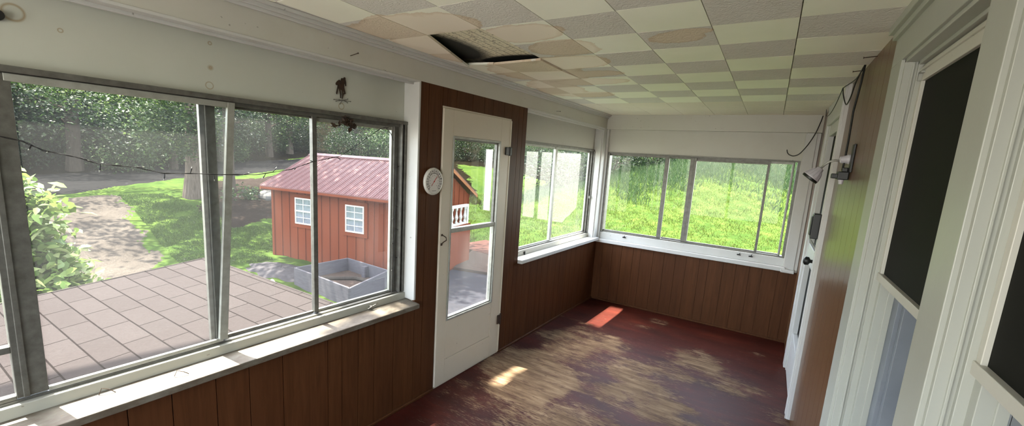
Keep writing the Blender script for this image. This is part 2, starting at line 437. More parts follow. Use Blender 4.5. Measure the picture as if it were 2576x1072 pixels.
# ------------------------------------------------------------------ terrain
def ss(t): t = np.clip(t, 0, 1); return t*t*(3-2*t)
def terr(x, y):
    x = np.asarray(x, float); y = np.asarray(y, float); u = -x
    z = -1.6 + 1.05*ss((u-12)/8) + .02*np.maximum(0, u-20)
    y0 = 8.5 + 4.0*ss((u-4)/5); d = np.maximum(0, y-y0); k = .17-.09*ss((u-8)/6)
    z = z + k*d*ss(d/4)
    v = u-(29+.55*np.maximum(0, y-8))
    return z + .30*np.maximum(0, v)*ss(v/6)
T = lambda x, y: float(terr(x, y))

def inside(px, py, poly):
    c = np.zeros(px.shape, bool); n = len(poly)
    for i in range(n):
        x1, y1 = poly[i]; x2, y2 = poly[(i+1) % n]
        cond = ((y1 > py) != (y2 > py)) & (px < (x2-x1)*(py-y1)/(y2-y1+1e-12)+x1); c ^= cond
    return c

def build_ground():
    th = np.radians(np.linspace(-14, 112, 900))              # angle from +y towards -x
    rr = 2.6*np.exp(np.linspace(0, math.log(36), 520))
    TH, RR = np.meshgrid(th, rr, indexing='ij')
    X = -RR*np.sin(TH); Y = RR*np.cos(TH)
    Z = terr(X, Y)
    wob = .05*np.sin(X*3.1+1)*np.sin(Y*2.7) + .03*np.sin(X*7+Y*5)
    Z = Z + np.where(RR > 4, wob*.5, 0)
    V = np.stack([X, Y, Z], -1).reshape(-1, 3)
    nt, nr = TH.shape
    i, j = np.meshgrid(np.arange(nt-1), np.arange(nr-1), indexing='ij')
    q = np.stack([i*nr+j, (i+1)*nr+j, (i+1)*nr+j+1, i*nr+j+1], -1).reshape(-1, 4)
    c = V[q].mean(1); cx_, cy_ = c[:, 0], c[:, 1]
    wv = lambda a, b, p: np.sin(cx_*a+cy_*b+p)
    jx = cx_+.13*wv(2.1, 3.3, 0)+.08*wv(6.7, -5.1, 1)+.05*wv(15, 11, 2)+rng.normal(0, .035, len(c)); jy = cy_+.13*wv(-2.7, 1.9, 3)+.08*wv(5.3, 7.9, 4)+.05*wv(-13, 17, 5)+rng.normal(0, .035, len(c))
    road = inside(c[:, 0], c[:, 1], [(-18.6, -4), (-19.6, 2.0), (-20.7, 4.07), (-23.3, 6.6), (-27.5, 10.9), (-28.4, 14.8), (-29, 18), (-28, 26), (-35, 26), (-35.4, 20), (-35.4, 16.2), (-34.1, 12.9), (-30.9, 8.8), (-28.7, 5.5), (-27, 0), (-26, -4)])
    drive = inside(jx, jy, [(-20.7, 5.7), (-19.2, 5.6), (-16.6, 4.92), (-14.2, 4.6), (-12.85, 4.3), (-10.5, 4.1), (-6, 2.6), (-6, 0), (-12.6, .5), (-14, 1.5), (-15.8, 2.2), (-19.8, 3.0), (-20.2, 3.4)]) & ~road
    mulch = inside(jx, jy, [(-15.0, 6.9), (-15.9, 7.3), (-17.2, 7.0), (-19.4, 8.0), (-23, 9.2), (-26, 12), (-27, 18), (-22, 22), (-15, 17.5), (-14.6, 12.5), (-15.9, 9.2), (-15.6, 7.9)]) & ~road & ~drive
    v = -c[:, 0]-(29+.55*np.maximum(0, c[:, 1]-8))
    wood = ((v > -.8) | ((c[:, 1] > 30) & (c[:, 0] < -14)) | inside(jx, jy, [(-13.5, 19.2), (-15.5, 21.5), (-30, 36), (-30, 20), (-22, 17)])) & ~road & ~mulch & ~drive
    ground = ~(road | drive | mulch | wood)
    def sub(name, mask, mat, label, cat):
        qq = q[mask]; ids, inv = np.unique(qq, return_inverse=True)
        me = fast_mesh(name, V[ids], inv.reshape(qq.shape))
        return link(name, me, mat, None, label, cat, None, 'structure', 0, True)
    sub('lawn', ground, M['lawn'], 'bright green lawn around the red shed and up the hill', 'lawn')
    sub('road', road, M['asphalt'], 'grey asphalt road in front of the woods', 'road')
    sub('gravel_driveway', drive, M['gravel'], 'pale gravel driveway running down from the road', 'driveway')
    sub('mulch_bank', mulch, M['leaflitter'], 'brown mulch bank behind the red shed', 'ground')
    sub('forest_floor', wood, M['woodfloor'], 'brown leaf-covered bank under the trees beyond the road', 'ground')
build_ground()

# ------------------------------------------------------------------ room shell
def planks(mp, s_edges, z0, z1, n=0, th=.008, back=.02, gap=.0035):
    mb = MB()
    mb.box((s_edges[0], n-back, z0), (s_edges[-1], n-th, z1), mp)
    for a, b in zip(s_edges[:-1], s_edges[1:]): mb.box((a+gap/2, n-th-.001, z0), (b-gap/2, n, z1), mp)
    return mb
def irregular(s0, s1, seq, start=0):
    e = [s0]; i = start
    while e[-1] + seq[i % len(seq)] < s1-.03: e.append(e[-1]+seq[i % len(seq)]); i += 1
    return e+[s1]
SEQ = [.095, .155, .11, .12, .145, .085, .13, .175]

# floor
obj('floor', BX((-2.05, -1.7, -.04), (.36, D+.12, 0)), M['floor'], label='worn red-painted floorboards with bare grey patches', cat='floor', kind='structure')
# left wall
LWm = MB()
w = planks(LW, [-1.7, -1.2, -.9] + [-.75, -.6, -.43, -.3, -.12, .05, .2, .36, .52, .66, .82, .957, 1.114, 1.36, 1.448, 1.555, 1.67, 1.821, 1.995], 0, .70)
obj('wall_left', w, M['panel'], label='brown grooved panelling below the large left window', cat='wall', kind='structure')
w = MB()
for a in (planks(LW, [1.995, 2.07, 2.198], 0, 2.13), planks(LW, [3.012, 3.12, 3.185, 3.25], 0, 2.13), planks(LW, [2.198, 2.244, 2.335, 2.508, 2.644, 2.753, 2.902, 3.012], 2.012, 2.13)):
    k = len(w.v); w.v += a.v; w.f += [tuple(i+k for i in f) for f in a.f]; w.m += a.m
obj('wall_left', w, M['panel'], label='dark brown panelling around the white storm door', cat='wall', kind='structure')
w = planks(LW, irregular(3.25, D+.02, SEQ, 2), 0, .77)
obj('wall_left', w, M['panel'], label='brown grooved panelling below the small left window', cat='wall', kind='structure')
mb = MB(); mb.box((-1.7, -.15, 2.13), (D+.1, 0, H+.1), LW)
obj('wall_left', mb, M['cream'], label='cream header beam above the left windows and door', cat='wall', kind='structure')
mb = MB(); mb.box((-.9, -.15, 1.885), (1.995, -.122, 2.13), LW)
obj('wall_left', mb, M['upper_panel'], label='cream upper panel with glue rings above the large left window', cat='wall', kind='structure')
mb = MB(); mb.box((3.25, -.15, 1.865), (4.985, -.095, 2.13), LW)
obj('wall_left', mb, M['cream'], label='cream upper panel above the small left window', cat='wall', kind='structure')
mb = MB(); mb.box((-1.7, -.15, 0), (-.9, -.02, .70), LW); mb.box((-.96, -.15, .70), (-.9, -.02, 2.13), LW); mb.box((-1.74, -.15, .70), (-1.65, -.02, 2.13), LW); mb.box((-.9, -.15, -.05), (1.995, -.021, .70), LW)
mb.box((1.995, -.15, -.05), (2.198, -.021, 2.13), LW); mb.box((3.012, -.15, -.05), (3.25, -.021, 2.13), LW); mb.box((3.25, -.15, -.05), (D+.1, -.021, .77), LW)
mb.box((2.198, -.15, 2.012), (3.012, -.021, 2.13), LW)
obj('wall_left', mb, M['cream'], label='outer wall boards of the porch behind the brown panelling', cat='wall', kind='structure')
# trim: soffit strips, posts, crown
mb = MB(); mb.box((-.9, -.12, 2.122), (1.99, .004, 2.134), LW); mb.box((-.9, -.06, 2.110), (1.99, -.045, 2.123), LW)
obj('trim_1', mb, M['white'], label='white trim strip under the beam above the large left window', cat='trim', kind='structure', bevel=.002)
mb = MB(); mb.box((3.25, -.095, 2.118), (4.985, .012, 2.134), LW); mb.box((3.25, -.02, 2.098), (4.985, -.002, 2.119), LW)
obj('trim_2', mb, M['white'], label='white trim strip under the beam above the small left window', cat='trim', kind='structure', bevel=.002)
mb = MB(); mb.box((1.984, -.14, .735), (1.999, .003, 2.13), LW)
obj('trim_3', mb, M['white'], label='white chipped jamb post at the right of the large left window', cat='trim', kind='structure', bevel=.002)
mb = MB(); mb.box((4.985, -.14, .78), (D+.03, .004, 2.13), LW); mb.box((4.97, -.14, .78), (4.987, -.01, 2.12), LW)
obj('trim_4', mb, M['white'], label='white corner post between the small left and far windows', cat='trim', kind='structure', bevel=.002)
mb = MB()
for (n1, z0, z1) in ((.014, H-.045, H-.030), (.026, H-.032, H-.014), (.042, H-.016, H)): mb.box((-1.7, 0, z0), (D, n1, z1), LW)
obj('trim_5', mb, M['white'], label='white crown moulding along the left edge of the ceiling', cat='trim', kind='structure', bevel=.003)
# far wall
w = planks(FW, irregular(-1.80, B+.02, [.125, .125, .115, .14, .09, .145], 0), 0, .76)
obj('wall_far', w, M['panel'], label='brown grooved panelling below the far window', cat='wall', kind='structure')
mb = MB(); mb.box((-1.95, -.15, 2.122), (B+.1, .012, H+.1), FW)
obj('wall_far', mb, M['cream'], label='cream header beam above the far window', cat='wall', kind='structure')
mb = MB(); mb.box((-1.95, -.15, 1.85), (.24, -.045, 2.122), FW)
obj('wall_far', mb, M['cream'], label='cream upper panel above the far window', cat='wall', kind='structure')
mb = MB(); mb.box((-1.95, -.15, -.05), (B+.1, -.021, .76), FW); mb.box((.215, -.15, .76), (B+.1, -.021, 2.122), FW); mb.box((-1.95, -.15, .76), (-1.745, -.04, 2.122), FW)
obj('wall_far', mb, M['cream'], label='outer boards of the far wall behind the panelling', cat='wall', kind='structure')
mb = MB(); mb.box((.219, -.10, .745), (.308, .010, 2.118), FW); mb.box((.308, -.03, .745), (.338, .002, 2.118), FW)
obj('trim_6', mb, M['white'], label='wide white casing at the right of the far window', cat='trim', kind='structure', bevel=.002)
mb = MB(); mb.box((-1.765, -.14, .80), (-1.742, .0, 2.118), FW)
obj('trim_7', mb, M['white'], label='white casing at the left of the far window', cat='trim', kind='structure', bevel=.002)
# back part of the porch (behind the camera)
mb = MB(); mb.box((-2.05, -1.85, -.05), (B+.1, -1.7, .55)); mb.box((-2.05, -1.85, 2.12), (B+.1, -1.7, H+.1)); mb.box((-2.05, -1.85, .55), (-1.95, -1.7, 2.12)); mb.box((.25, -1.85, .55), (B+.1, -1.7, 2.12)); mb.box((-.9, -1.85, .55), (-.84, -1.7, 2.12))
obj('wall_near', mb, M['cream'], label='cream porch end wall behind the viewer', cat='wall', kind='structure')
# baseboards
mb = MB()
mb.box((-1.7, 0, 0), (2.19, .016, .018), LW); mb.box((3.02, 0, 0), (D, .016, .018), LW)
obj('baseboard_left', mb, M['panel'], label='thin strip along the foot of the left panelling', cat='baseboard', kind='structure', bevel=.004)
obj('baseboard_far', BX((-1.76, 0, 0), (B, .016, .018), FW), M['panel'], label='thin strip along the foot of the far panelling', cat='baseboard', kind='structure', bevel=.004)

# ceiling tiles
GX = [.36, .005, -.30, -.608, -.918, -1.25, -1.585, -1.875, -2.0]
GY = [round(2.01+.3045*k, 4) for k in range(-13, 12)]
mb = MB()
for i in range(len(GX)-1):
    for j in range(len(GY)-1):
        x1, x0 = GX[i], GX[i+1]; y0, y1 = GY[j], GY[j+1]
        if y1 < -1.75 or y0 > D: continue
        y1 = min(y1, D+.02); row = j-13
        mt = 1 if (i+row) % 2 == 0 else 0
        if row >= 7: mt = 2
        g = .0016; h = .0005; dz = [0, 0, 0, 0]
        c = [(x0+g, y0+h), (x1-g, y0+h), (x1-g, y1-h), (x0+g, y1-h)]
        if i == 5 and row in (-1, 0): continue
        if i == 6 and row == -1: c = [(x0+g, y0), (x1-.003, y0), (-1.680, y1), (x0+g, y1)]; dz = [0, 0, -.012, 0]
        if i == 6 and row == 0: c = [(x0+g, y0), (-1.680, y0), (-1.775, y1), (x0+g, y1)]; dz = [0, -.012, -.022, 0]
        if i == 6 and row == 1: dz = [0, -.012, 0, 0]
        if i == 5 and row == 1: dz = [-.014, -.010, -.012, 0]
        if i == 5 and row == 2: dz = [0, -.012, 0, 0]
        dz = [d+random.uniform(-.001, .001) for d in dz]
        mb.hexa([(p[0], p[1], H+d) for p, d in zip(c, dz)] + [(p[0], p[1], H+.013+d) for p, d in zip(c, dz)], mt)
obj('ceiling', mb, [M['tile_plain'], M['tile_tex'], M['tile_beige']], label='ceiling of smooth and swirled tiles with brown water stains', cat='ceiling', kind='structure')
mb = MB(); mb.box((-2.1, -1.85, H+.034), (.5, D+.15, H+.10)); 
obj('ceiling', mb, M['deck'], label='mouldy roof boards seen through the hole in the ceiling', cat='ceiling', kind='structure')
mb = MB()
for y in (GY[12]-.02, GY[15]+.02): mb.box((-2.0, y-.02, H+.014), (.4, y+.02, H+.033))
for x in (-1.22,): mb.box((x-.0, GY[12], H+.02), (x+.02, GY[15], H+.033))
obj('ceiling', mb, M['rust'], label='dark furring strips above the ceiling tiles', cat='ceiling', kind='structure')
mb = MB(); mb.box((-2.10, -1.95, H+.10), (6.0, D+.25, H+.22))
obj('ceiling', mb, M['cream'], label='porch roof above the tiled ceiling', cat='roof', kind='structure')

# house wall (right)
w = planks(RW, [2.262, 2.42, 2.56, 2.72, 2.88, 3.06, 3.22, 3.435], 0, H)
obj('wall_right', w, M['panel_light'], label='brown wood panelling between the house door and the house window', cat='wall', kind='structure')
w = planks(RW, [4.50, 4.68, 4.86, D+.02], 0, H)
obj('wall_right', w, M['panel_light'], label='narrow brown panel between the house door and the far corner', cat='wall', kind='structure')
mb = MB()
mb.box((-1.8, -.14, 2.135), (2.262, .006, H), RW)        # head
mb.box((2.10, -.14, 0), (2.262, .006, 2.135), RW)         # left casing
mb.box((1.195, -.14, 0), (1.332, .006, 2.135), RW)        # board between
mb.box((-1.8, -.14, 0), (.25, .006, 2.135), RW)
mb.box((.25, -.14, 0), (1.195, .006, .60), RW); mb.box((1.332, -.14, 0), (2.10, .006, .60), RW)
obj('wall_right', mb, M['white_clean'], label='flat white boards around the two house windows', cat='wall', kind='structure', bevel=.002)
mb = MB(); mb.box((-1.8, -.022, H-.05), (2.262, .02, H), RW); mb.box((-1.8, -.022, H-.03), (2.262, .035, H), RW)
obj('trim_8', mb, M['white_clean'], label='white cornice strip above the house windows', cat='trim', kind='structure', bevel=.002)
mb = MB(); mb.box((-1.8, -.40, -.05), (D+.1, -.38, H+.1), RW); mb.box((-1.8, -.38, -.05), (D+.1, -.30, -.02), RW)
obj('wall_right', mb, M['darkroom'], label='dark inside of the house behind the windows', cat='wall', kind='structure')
mb = MB(); mb.box((2.262, -.14, 0), (3.435, -.021, H), RW); mb.box((4.50, -.14, 0), (D+.1, -.021, H), RW); mb.box((3.435, -.14, 2.22), (4.50, -.021, H), RW)
mb.box((-1.85, -.38, 0), (-1.8, 0, H), RW)
obj('wall_right', mb, M['darkroom'], label='house wall behind the brown panels', cat='wall', kind='structure')

# ------------------------------------------------------------------ windows
def pane(mp, s0, s1, n, z0, z1, mat, parent, th=.003, nm='glass_pane'):
    return obj(nm, BX((s0, n, z0), (s1, n+th, z1), mp), mat, parent)
def frame4(s0, s1, n0, n1, z0, z1, w, mp, wb=None, wt=None):
    mb = MB(); wb = wb or w; wt = wt or w
    mb.box((s0, n0, z0), (s0+w, n1, z1), mp); mb.box((s1-w, n0, z0), (s1, n1, z1), mp)
    mb.box((s0+w, n0, z0), (s1-w, n1, z0+wb), mp); mb.box((s0+w, n0, z1-wt), (s1-w, n1, z1), mp); return mb

# window 1: large left window
w1 = empty('window_1', LW(.6, -.1, .72), 'large aluminium sliding window with a leaning sash, nearest on the left', 'window', kind='structure')
mb = MB(); mb.box((-.9, -.15, 1.865), (1.984, -.085, 1.885), LW); mb.box((-.9, -.15, 1.845), (1.984, -.128, 1.866), LW); mb.box((-.9, -.11, 1.848), (1.984, -.105, 1.866), LW)
mb.box((1.905, -.15, .78), (1.984, -.118, 1.87), LW); mb.box((1.94, -.119, .78), (1.950, -.088, 1.87), LW); mb.box((1.965, -.119, .78), (1.984, -.088, 1.87), LW)
mb.box((-.9, -.15, .765), (1.984, -.10, .784), LW)
obj('window_frame', mb, M['alu'], w1, bevel=.0015)
mb = MB(); mb.box((-.9, -.15, .70), (1.984, -.078, .775), LW)
obj('sill_board', mb, M['board'], w1, bevel=.003, label='white board under the sliding sashes')
mb = MB(); mb.hexa([LW(*p) for p in ((-.95, -.12, .69), (2.0, -.12, .69), (2.0, .042, .685), (-.95, .042, .685), (-.95, -.12, .738), (2.0, -.12, .738), (2.0, .042, .716), (-.95, .042, .716))])
obj('window_sill', mb, M['sill'], w1, label='worn cream sill with flaking paint', bevel=.004)
# sashes
mb = MB(); mb.box((.27, -.128, .79), (.345, -.098, 1.86), LW); mb.box((-.85, -.128, 1.83), (.27, -.10, 1.86), LW); mb.box((-.85, -.128, .785), (.27, -.10, .80), LW); mb.box((.285, -.099, .79), (.30, -.092, 1.86), LW)
mb.box((-.85, -.128, .955), (.27, -.098, .978), LW)
s_ = obj('sash', mb, M['alu'], w1, bevel=.0015, label='leftmost sash with a low cross rail')
pane(LW, -.85, .27, -.115, .80, 1.83, M['glass_dusty'], s_)
mb = MB()
mb.prism([(.884, .795), (.918, .795), (.990, 1.862), (.962, 1.862)], -.112, -.094, LW)
mb.box((.33, -.112, 1.838), (.985, -.096, 1.862), LW); mb.box((.345, -.112, .787), (.90, -.096, .802), LW)
s_ = obj('sash', mb, M['alu_light'], w1, bevel=.0015, label='leaning light metal sash')
mb = MB(); mb.prism([(.345, .80), (.895, .80), (.972, 1.842), (.345, 1.842)], -.106, -.103, LW)
obj('glass_pane', mb, M['glass_dusty'], s_)
mb = MB(); mb.box((.865, -.15, .79), (.925, -.130, 1.86), LW); mb.box((.885, -.131, .79), (.890, -.124, 1.86), LW)
mb.box((.925, -.142, 1.838), (1.363, -.126, 1.862), LW); mb.box((.925, -.142, .787), (1.363, -.126, .80), LW)
mb.box((1.363, -.142, .79), (1.388, -.116, 1.862), LW)
s_ = obj('sash', mb, M['alu'], w1, bevel=.0015, label='middle sash with a dark wide stile')
pane(LW, .925, 1.364, -.136, .80, 1.838, M['glass_dusty2'], s_)
mb = MB(); mb.box((1.388, -.148, 1.825), (1.905, -.13, 1.85), LW); mb.box((1.388, -.148, .785), (1.905, -.13, .80), LW); mb.box((1.893, -.148, .79), (1.907, -.128, 1.85), LW)
s_ = obj('sash', mb, M['alu_light'], w1, bevel=.0015, label='fixed right-hand sash')
pane(LW, 1.388, 1.895, -.142, .80, 1.825, M['glass_dusty'], s_)
mb = MB(); mb.tube([LW(1.70, -.078, .748), LW(1.70, -.055, .748)], .009, 10); mb.tube([LW(1.67, -.06, .742), LW(1.73, -.06, .758)], .004, 8)
obj('latch', mb, M['alu'], w1)

# window 2
w2 = empty('window_2', LW(4.1, -.1, .8), 'small two-pane sliding window on the left, beyond the storm door', 'window', kind='structure')
mb = MB(); mb.box((3.25, -.14, 1.845), (4.985, -.08, 1.867), LW); mb.box((3.25, -.14, .85), (4.985, -.09, .866), LW); mb.box((4.935, -.14, .855), (4.96, -.095, 1.85), LW); mb.box((4.96, -.14, .855), (4.972, -.075, 1.85), LW); mb.box((3.25, -.14, .86), (3.29, -.08, 1.85), LW)
obj('window_frame', mb, M['alu'], w2, bevel=.0015)
mb = MB(); mb.box((3.25, -.14, .77), (4.985, -.072, .852), LW)
obj('sill_board', mb, M['board'], w2, bevel=.003, label='white board under the panes')
mb = MB(); mb.box((3.25, -.12, .768), (D-.03, .045, .803), LW)
obj('window_sill', mb, M['white'], w2, bevel=.004)
mb = MB(); mb.box((3.29, -.125, 1.825), (4.03, -.105, 1.846), LW); mb.box((3.29, -.125, .864), (4.03, -.105, .876), LW); mb.box((4.005, -.125, .87), (4.045, -.098, 1.84), LW)
s_ = obj('sash', mb, M['alu_light'], w2, bevel=.0015)
pane(LW, 3.29, 4.01, -.118, .87, 1.83, M['glass_w2'], s_)
mb = MB(); mb.box((4.045, -.138, 1.825), (4.935, -.124, 1.846), LW); mb.box((4.045, -.138, .864), (4.935, -.124, .876), LW); mb.box((4.905, -.138, .87), (4.935, -.118, 1.84), LW)
s_ = obj('sash', mb, M['alu_light'], w2, bevel=.0015)
pane(LW, 4.045, 4.91, -.132, .87, 1.83, M['glass_w2'], s_)
mb = MB(); mb.box((3.47, -.072, .80), (3.485, -.062, .835), LW)
obj('latch', mb, M['dark_metal'], w2, label='small dark latch on the lower board')
mb = MB(); mb.box((4.935, -.095, 1.28), (4.95, -.07, 1.31), LW)
obj('latch', mb, M['alu'], w2)

# window 3 far
w3 = empty('window_3', (-.75, D+.05, .8), 'wide sliding window in the far wall looking onto the grassy hill', 'window', kind='structure')
mb = MB(); mb.box((-1.742, -.13, 1.838), (.219, -.03, 1.852), FW); mb.box((-1.742, -.13, .865), (.219, -.05, .884), FW); mb.box((-1.742, -.13, .87), (-1.715, -.03, 1.84), FW); mb.box((.193, -.13, .87), (.219, -.03, 1.84), FW); mb.box((.165, -.13, .87), (.172, -.045, 1.84), FW)
obj('window_frame', mb, M['alu'], w3, bevel=.0015)
mb = MB(); mb.box((-1.742, -.13, .77), (.219, -.028, .868), FW)
obj('sill_board', mb, M['white'], w3, bevel=.003, label='white board under the panes')
mb = MB(); mb.box((-1.80, -.12, .742), (.235, .035, .785), FW); mb.box((.2, -.12, .735), (.315, .045, .770), FW)
obj('window_sill', mb, M['white'], w3, bevel=.004)
for (a, b, n, nm) in ((-1.715, -1.02, -.06, 'left'), (-1.02, -.745, -.09, 'mid'), (-.745, -.035, -.06, 'right'), (-.035, .165, -.09, 'end')):
    mb = MB(); mb.box((a, n-.015, 1.815), (b, n, 1.84), FW); mb.box((a, n-.015, .884), (b, n, .898), FW)
    if nm == 'left': mb.box((b-.045, n-.015, .89), (b, n+.012, 1.82), FW)
    if nm == 'mid': mb.box((b-.05, n-.015, .89), (b-.012, n+.05, 1.83), FW)
    if nm == 'right': mb.box((a-.012, n-.015, .89), (a+.014, n+.02, 1.83), FW); mb.box((b-.024, n-.015, .89), (b, n+.012, 1.83), FW); mb.box((a, n-.015, 1.80), (b, n+.01, 1.818), FW)
    if nm == 'end': mb.box((b-.012, n-.015, .89), (b+.004, n+.02, 1.83), FW)
    s_ = obj('sash', mb, M['alu'] if nm != 'end' else M['alu_light'], w3, bevel=.0015)
    pane(FW, a+.005, b-.01, n-.008, .895, 1.82, M['glass_clear'], s_)
for x in (-1.43, -.19, -.08):
    mb = MB(); mb.box((x-.018, -.029, .832), (x+.018, -.012, .845), FW); mb.tube([FW(x, -.015, .84), FW(x+.01, .004, .862)], .004, 6)
    obj('latch', mb, M['dark_metal'], w3, label='small dark window latch')

# house windows (right)
def house_window(num, s0, s1, label):
    wn_ = empty('window_%d' % num, RW((s0+s1)/2, -.05, .6), label, 'window', kind='structure')
    mb = MB()                                                # stepped jambs, far side and near side, and head
    for (d, n1, n0) in ((.014, -.0, -.034), (.026, -.034, -.052)):
        mb.box((s1-d, -.14, .60), (s1, n1-.004, 2.135), RW); mb.box((s0, -.14, .60), (s0+d, n1-.004, 2.135), RW); mb.box((s0, -.14, 2.135-d), (s1, n1-.004, 2.135), RW)
    mb.box((s1-.020, -.03, .60), (s1-.012, -.024, 2.12), RW)
    obj('window_frame', mb, M['white_clean'], wn_, bevel=.0015)
    mb = MB(); mb.box((s0, -.14, .60), (s1, .02, .63), RW); obj('window_sill', mb, M['white_clean'], wn_, bevel=.003)
    # storm screen: frame and dark mesh in the upper half
    a, b = s0+.026, s1-.026
    mb = MB(); mb.box((a, -.068, 1.33), (a+.03, -.050, 2.105), RW); mb.box((b-.022, -.068, 1.33), (b, -.050, 2.105), RW); mb.box((a, -.068, 2.05), (b, -.050, 2.105), RW); mb.box((a, -.074, 1.332), (b, -.046, 1.360), RW)
    mb.box((a, -.052, 2.085), (b, -.044, 2.095), RW)
    sf = obj('screen_frame', mb, M['cream'], wn_, bevel=.0015, label='pale aluminium storm frame')
    obj('insect_screen', BX((a+.03, -.064, 1.36), (b-.022, -.060, 2.05), RW), M['screen'], sf, label='dark mesh screen')
    # side tracks and inner sash below the screen
    mb = MB()
    mb.box((b-.045, -.14, .63), (b-.040, -.100, 1.345), RW)
    for k, (d, n1) in enumerate(((.030, -.056), (.022, -.070), (.034, -.082), (.026, -.092))):
        mb.box((b-d, -.14, .63), (b+.002, n1, 1.345), RW)
    obj('side_track', mb, M['white_clean'], wn_, bevel=.0015)
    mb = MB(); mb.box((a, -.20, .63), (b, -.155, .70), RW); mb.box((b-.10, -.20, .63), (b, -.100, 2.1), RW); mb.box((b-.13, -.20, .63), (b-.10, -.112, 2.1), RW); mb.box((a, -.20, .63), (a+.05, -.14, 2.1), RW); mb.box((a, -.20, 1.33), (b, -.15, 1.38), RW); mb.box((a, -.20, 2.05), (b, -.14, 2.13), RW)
    ins = obj('inner_sash', mb, M['shaded_sash'], wn_, bevel=.0015)
    obj('glass_pane', BX((a+.05, -.178, .70), (b-.07, -.174, 2.05), RW), M['shed_glass'], ins)
    return wn_
w4 = house_window(4, 1.332, 2.10, 'house window with a dark upper screen, beside the brown wood panelling')
w5 = house_window(5, .25, 1.195, 'nearest house window with a dark upper screen, at the right edge')
mb = MB(); mb.box((2.055, -.051, 2.052), (2.065, -.04, 2.08), RW); mb.box((2.03, -.051, 2.074), (2.065, -.04, 2.08), RW)
obj('clip', mb, M['alu_light'], w4)

# ------------------------------------------------------------------ doors
d1 = empty('door_1', LW(2.6, 0, 0), 'white storm door with two glass panes, in the left wall', 'door', kind='structure')
DN0, DN1 = -.035, .012
mb = MB()
mb.box((2.203, DN0, .015), (2.300, DN1, 1.998), LW); mb.box((2.862, DN0, .015), (2.998, DN1, 1.998), LW)
mb.box((2.300, DN0, 1.826), (2.862, DN1, 1.998), LW); mb.box((2.300, DN0, .015), (2.862, DN1, .200), LW); mb.box((2.300, DN0, .203), (2.856, DN1, .500), LW)
leaf_ = obj('door_leaf', mb, M['door'], d1, bevel=.002)
obj('stile_bead', BX((2.985, DN1-.001, .02), (2.998, DN1+.005, 1.996), LW), M['door'], d1, bevel=.001)
mb = frame4(2.300, 2.862, -.03, .016, .500, 1.826, .014, LW); mb.box((2.314, -.012, 1.158), (2.848, .010, 1.184), LW)
gi = obj('glazing_frame', mb, M['alu_light'], d1, bevel=.0015)
mb = frame4(2.314, 2.848, -.026, -.004, 1.172, 1.812, .012, LW); obj('upper_insert', mb, M['alu'], gi)
pane(LW, 2.322, 2.840, -.018, 1.18, 1.805, M['glass_clear'], gi)
mb = frame4(2.314, 2.848, -.022, .004, .514, 1.160, .010, LW); obj('lower_insert', mb, M['alu_light'], gi)
pane(LW, 2.320, 2.842, -.012, .52, 1.155, M['glass_door'], gi)
mb = MB(); mb.box((2.925, DN1, 1.725), (2.968, DN1+.014, 1.785), LW); mb.tube([LW(2.975, DN1+.012, 1.72), LW(2.975, DN1+.012, 1.79)], .008, 10); mb.box((2.980, -.0, 1.725), (3.022, .016, 1.785), LW)
obj('hinge', mb, M['dark_metal'], d1, bevel=.002, label='dark upper hinge')
mb = MB(); mb.box((2.955, DN1, .28), (2.985, DN1+.010, .36), LW); mb.tube([LW(2.992, DN1+.008, .27), LW(2.992, DN1+.008, .37)], .007, 10)
obj('hinge', mb, M['rust'], d1, bevel=.002, label='worn lower hinge')
mb = MB(); mb.tube([LW(2.222, DN1, 1.150), LW(2.222, DN1+.01, 1.148), LW(2.232, DN1+.03, 1.135), LW(2.236, DN1+.03, 1.115), LW(2.226, DN1+.012, 1.100), LW(2.220, DN1, 1.085)], .0035, 8)
mb.box((2.215, DN1, 1.142), (2.229, DN1+.004, 1.156), LW); mb.box((2.213, DN1, 1.075), (2.227, DN1+.004, 1.092), LW)
obj('pull_handle', mb, M['rust'], d1, label='small bent wire handle')
mb = MB(); mb.box((2.198, -.10, 0), (2.203, -.02, 2.01), LW); mb.box((2.998, -.10, 0), (3.012, .0, 2.01), LW); mb.box((2.198, -.10, 1.999), (3.012, -.0, 2.012), LW); mb.box((2.2, -.12, -.02), (3.01, -.0, .012), LW)
obj('door_frame', mb, M['door'], d1)
# horse-shoe of chipped paint above is part of the frame; far house door
d2 = empty('door_2', RW(3.97, 0, 0), 'white house door with peeling paint and a dark glass, at the far right', 'door', kind='structure')
mb = MB()
mb.box((3.435, -.10, 0), (3.53, .020, H-.002), RW); mb.box((3.438, .018, 0), (3.455, .030, H-.002), RW); mb.box((3.505, .018, 0), (3.53, .028, H-.01), RW)
mb.box((4.40, -.10, 0), (4.50, .022, H-.002), RW); mb.box((3.53, -.10, 2.12), (4.40, .020, H-.002), RW)
obj('door_casing', mb, M['white'], d2, bevel=.003)
mb = MB(); mb.box((3.53, -.06, .01), (3.60, .004, 2.118), RW); mb.box((4.32, -.06, .01), (4.40, .008, 2.118), RW); mb.box((3.60, -.06, 2.03), (4.32, .004, 2.118), RW); mb.box((3.60, -.06, .01), (4.32, .004, .36), RW); mb.box((3.60, -.06, 1.02), (4.32, .004, 1.16), RW)
obj('door_leaf', mb, M['white'], d2, bevel=.003)
obj('glass_pane', BX((3.60, -.04, 1.16), (4.32, -.03, 2.03), RW), M['screen'], d2, label='dark upper glass')
obj('glass_pane', BX((3.60, -.04, .36), (4.32, -.03, 1.02), RW), M['screen'], d2, label='dark lower glass')
mb = MB(); mb.box((3.50, .026, 1.29), (3.58, .070, 1.46), RW); mb.box((3.51, .068, 1.31), (3.57, .078, 1.44), RW)
obj('keypad_lock', mb, M['black_plastic'], d2, bevel=.006, label='black box-shaped lock')
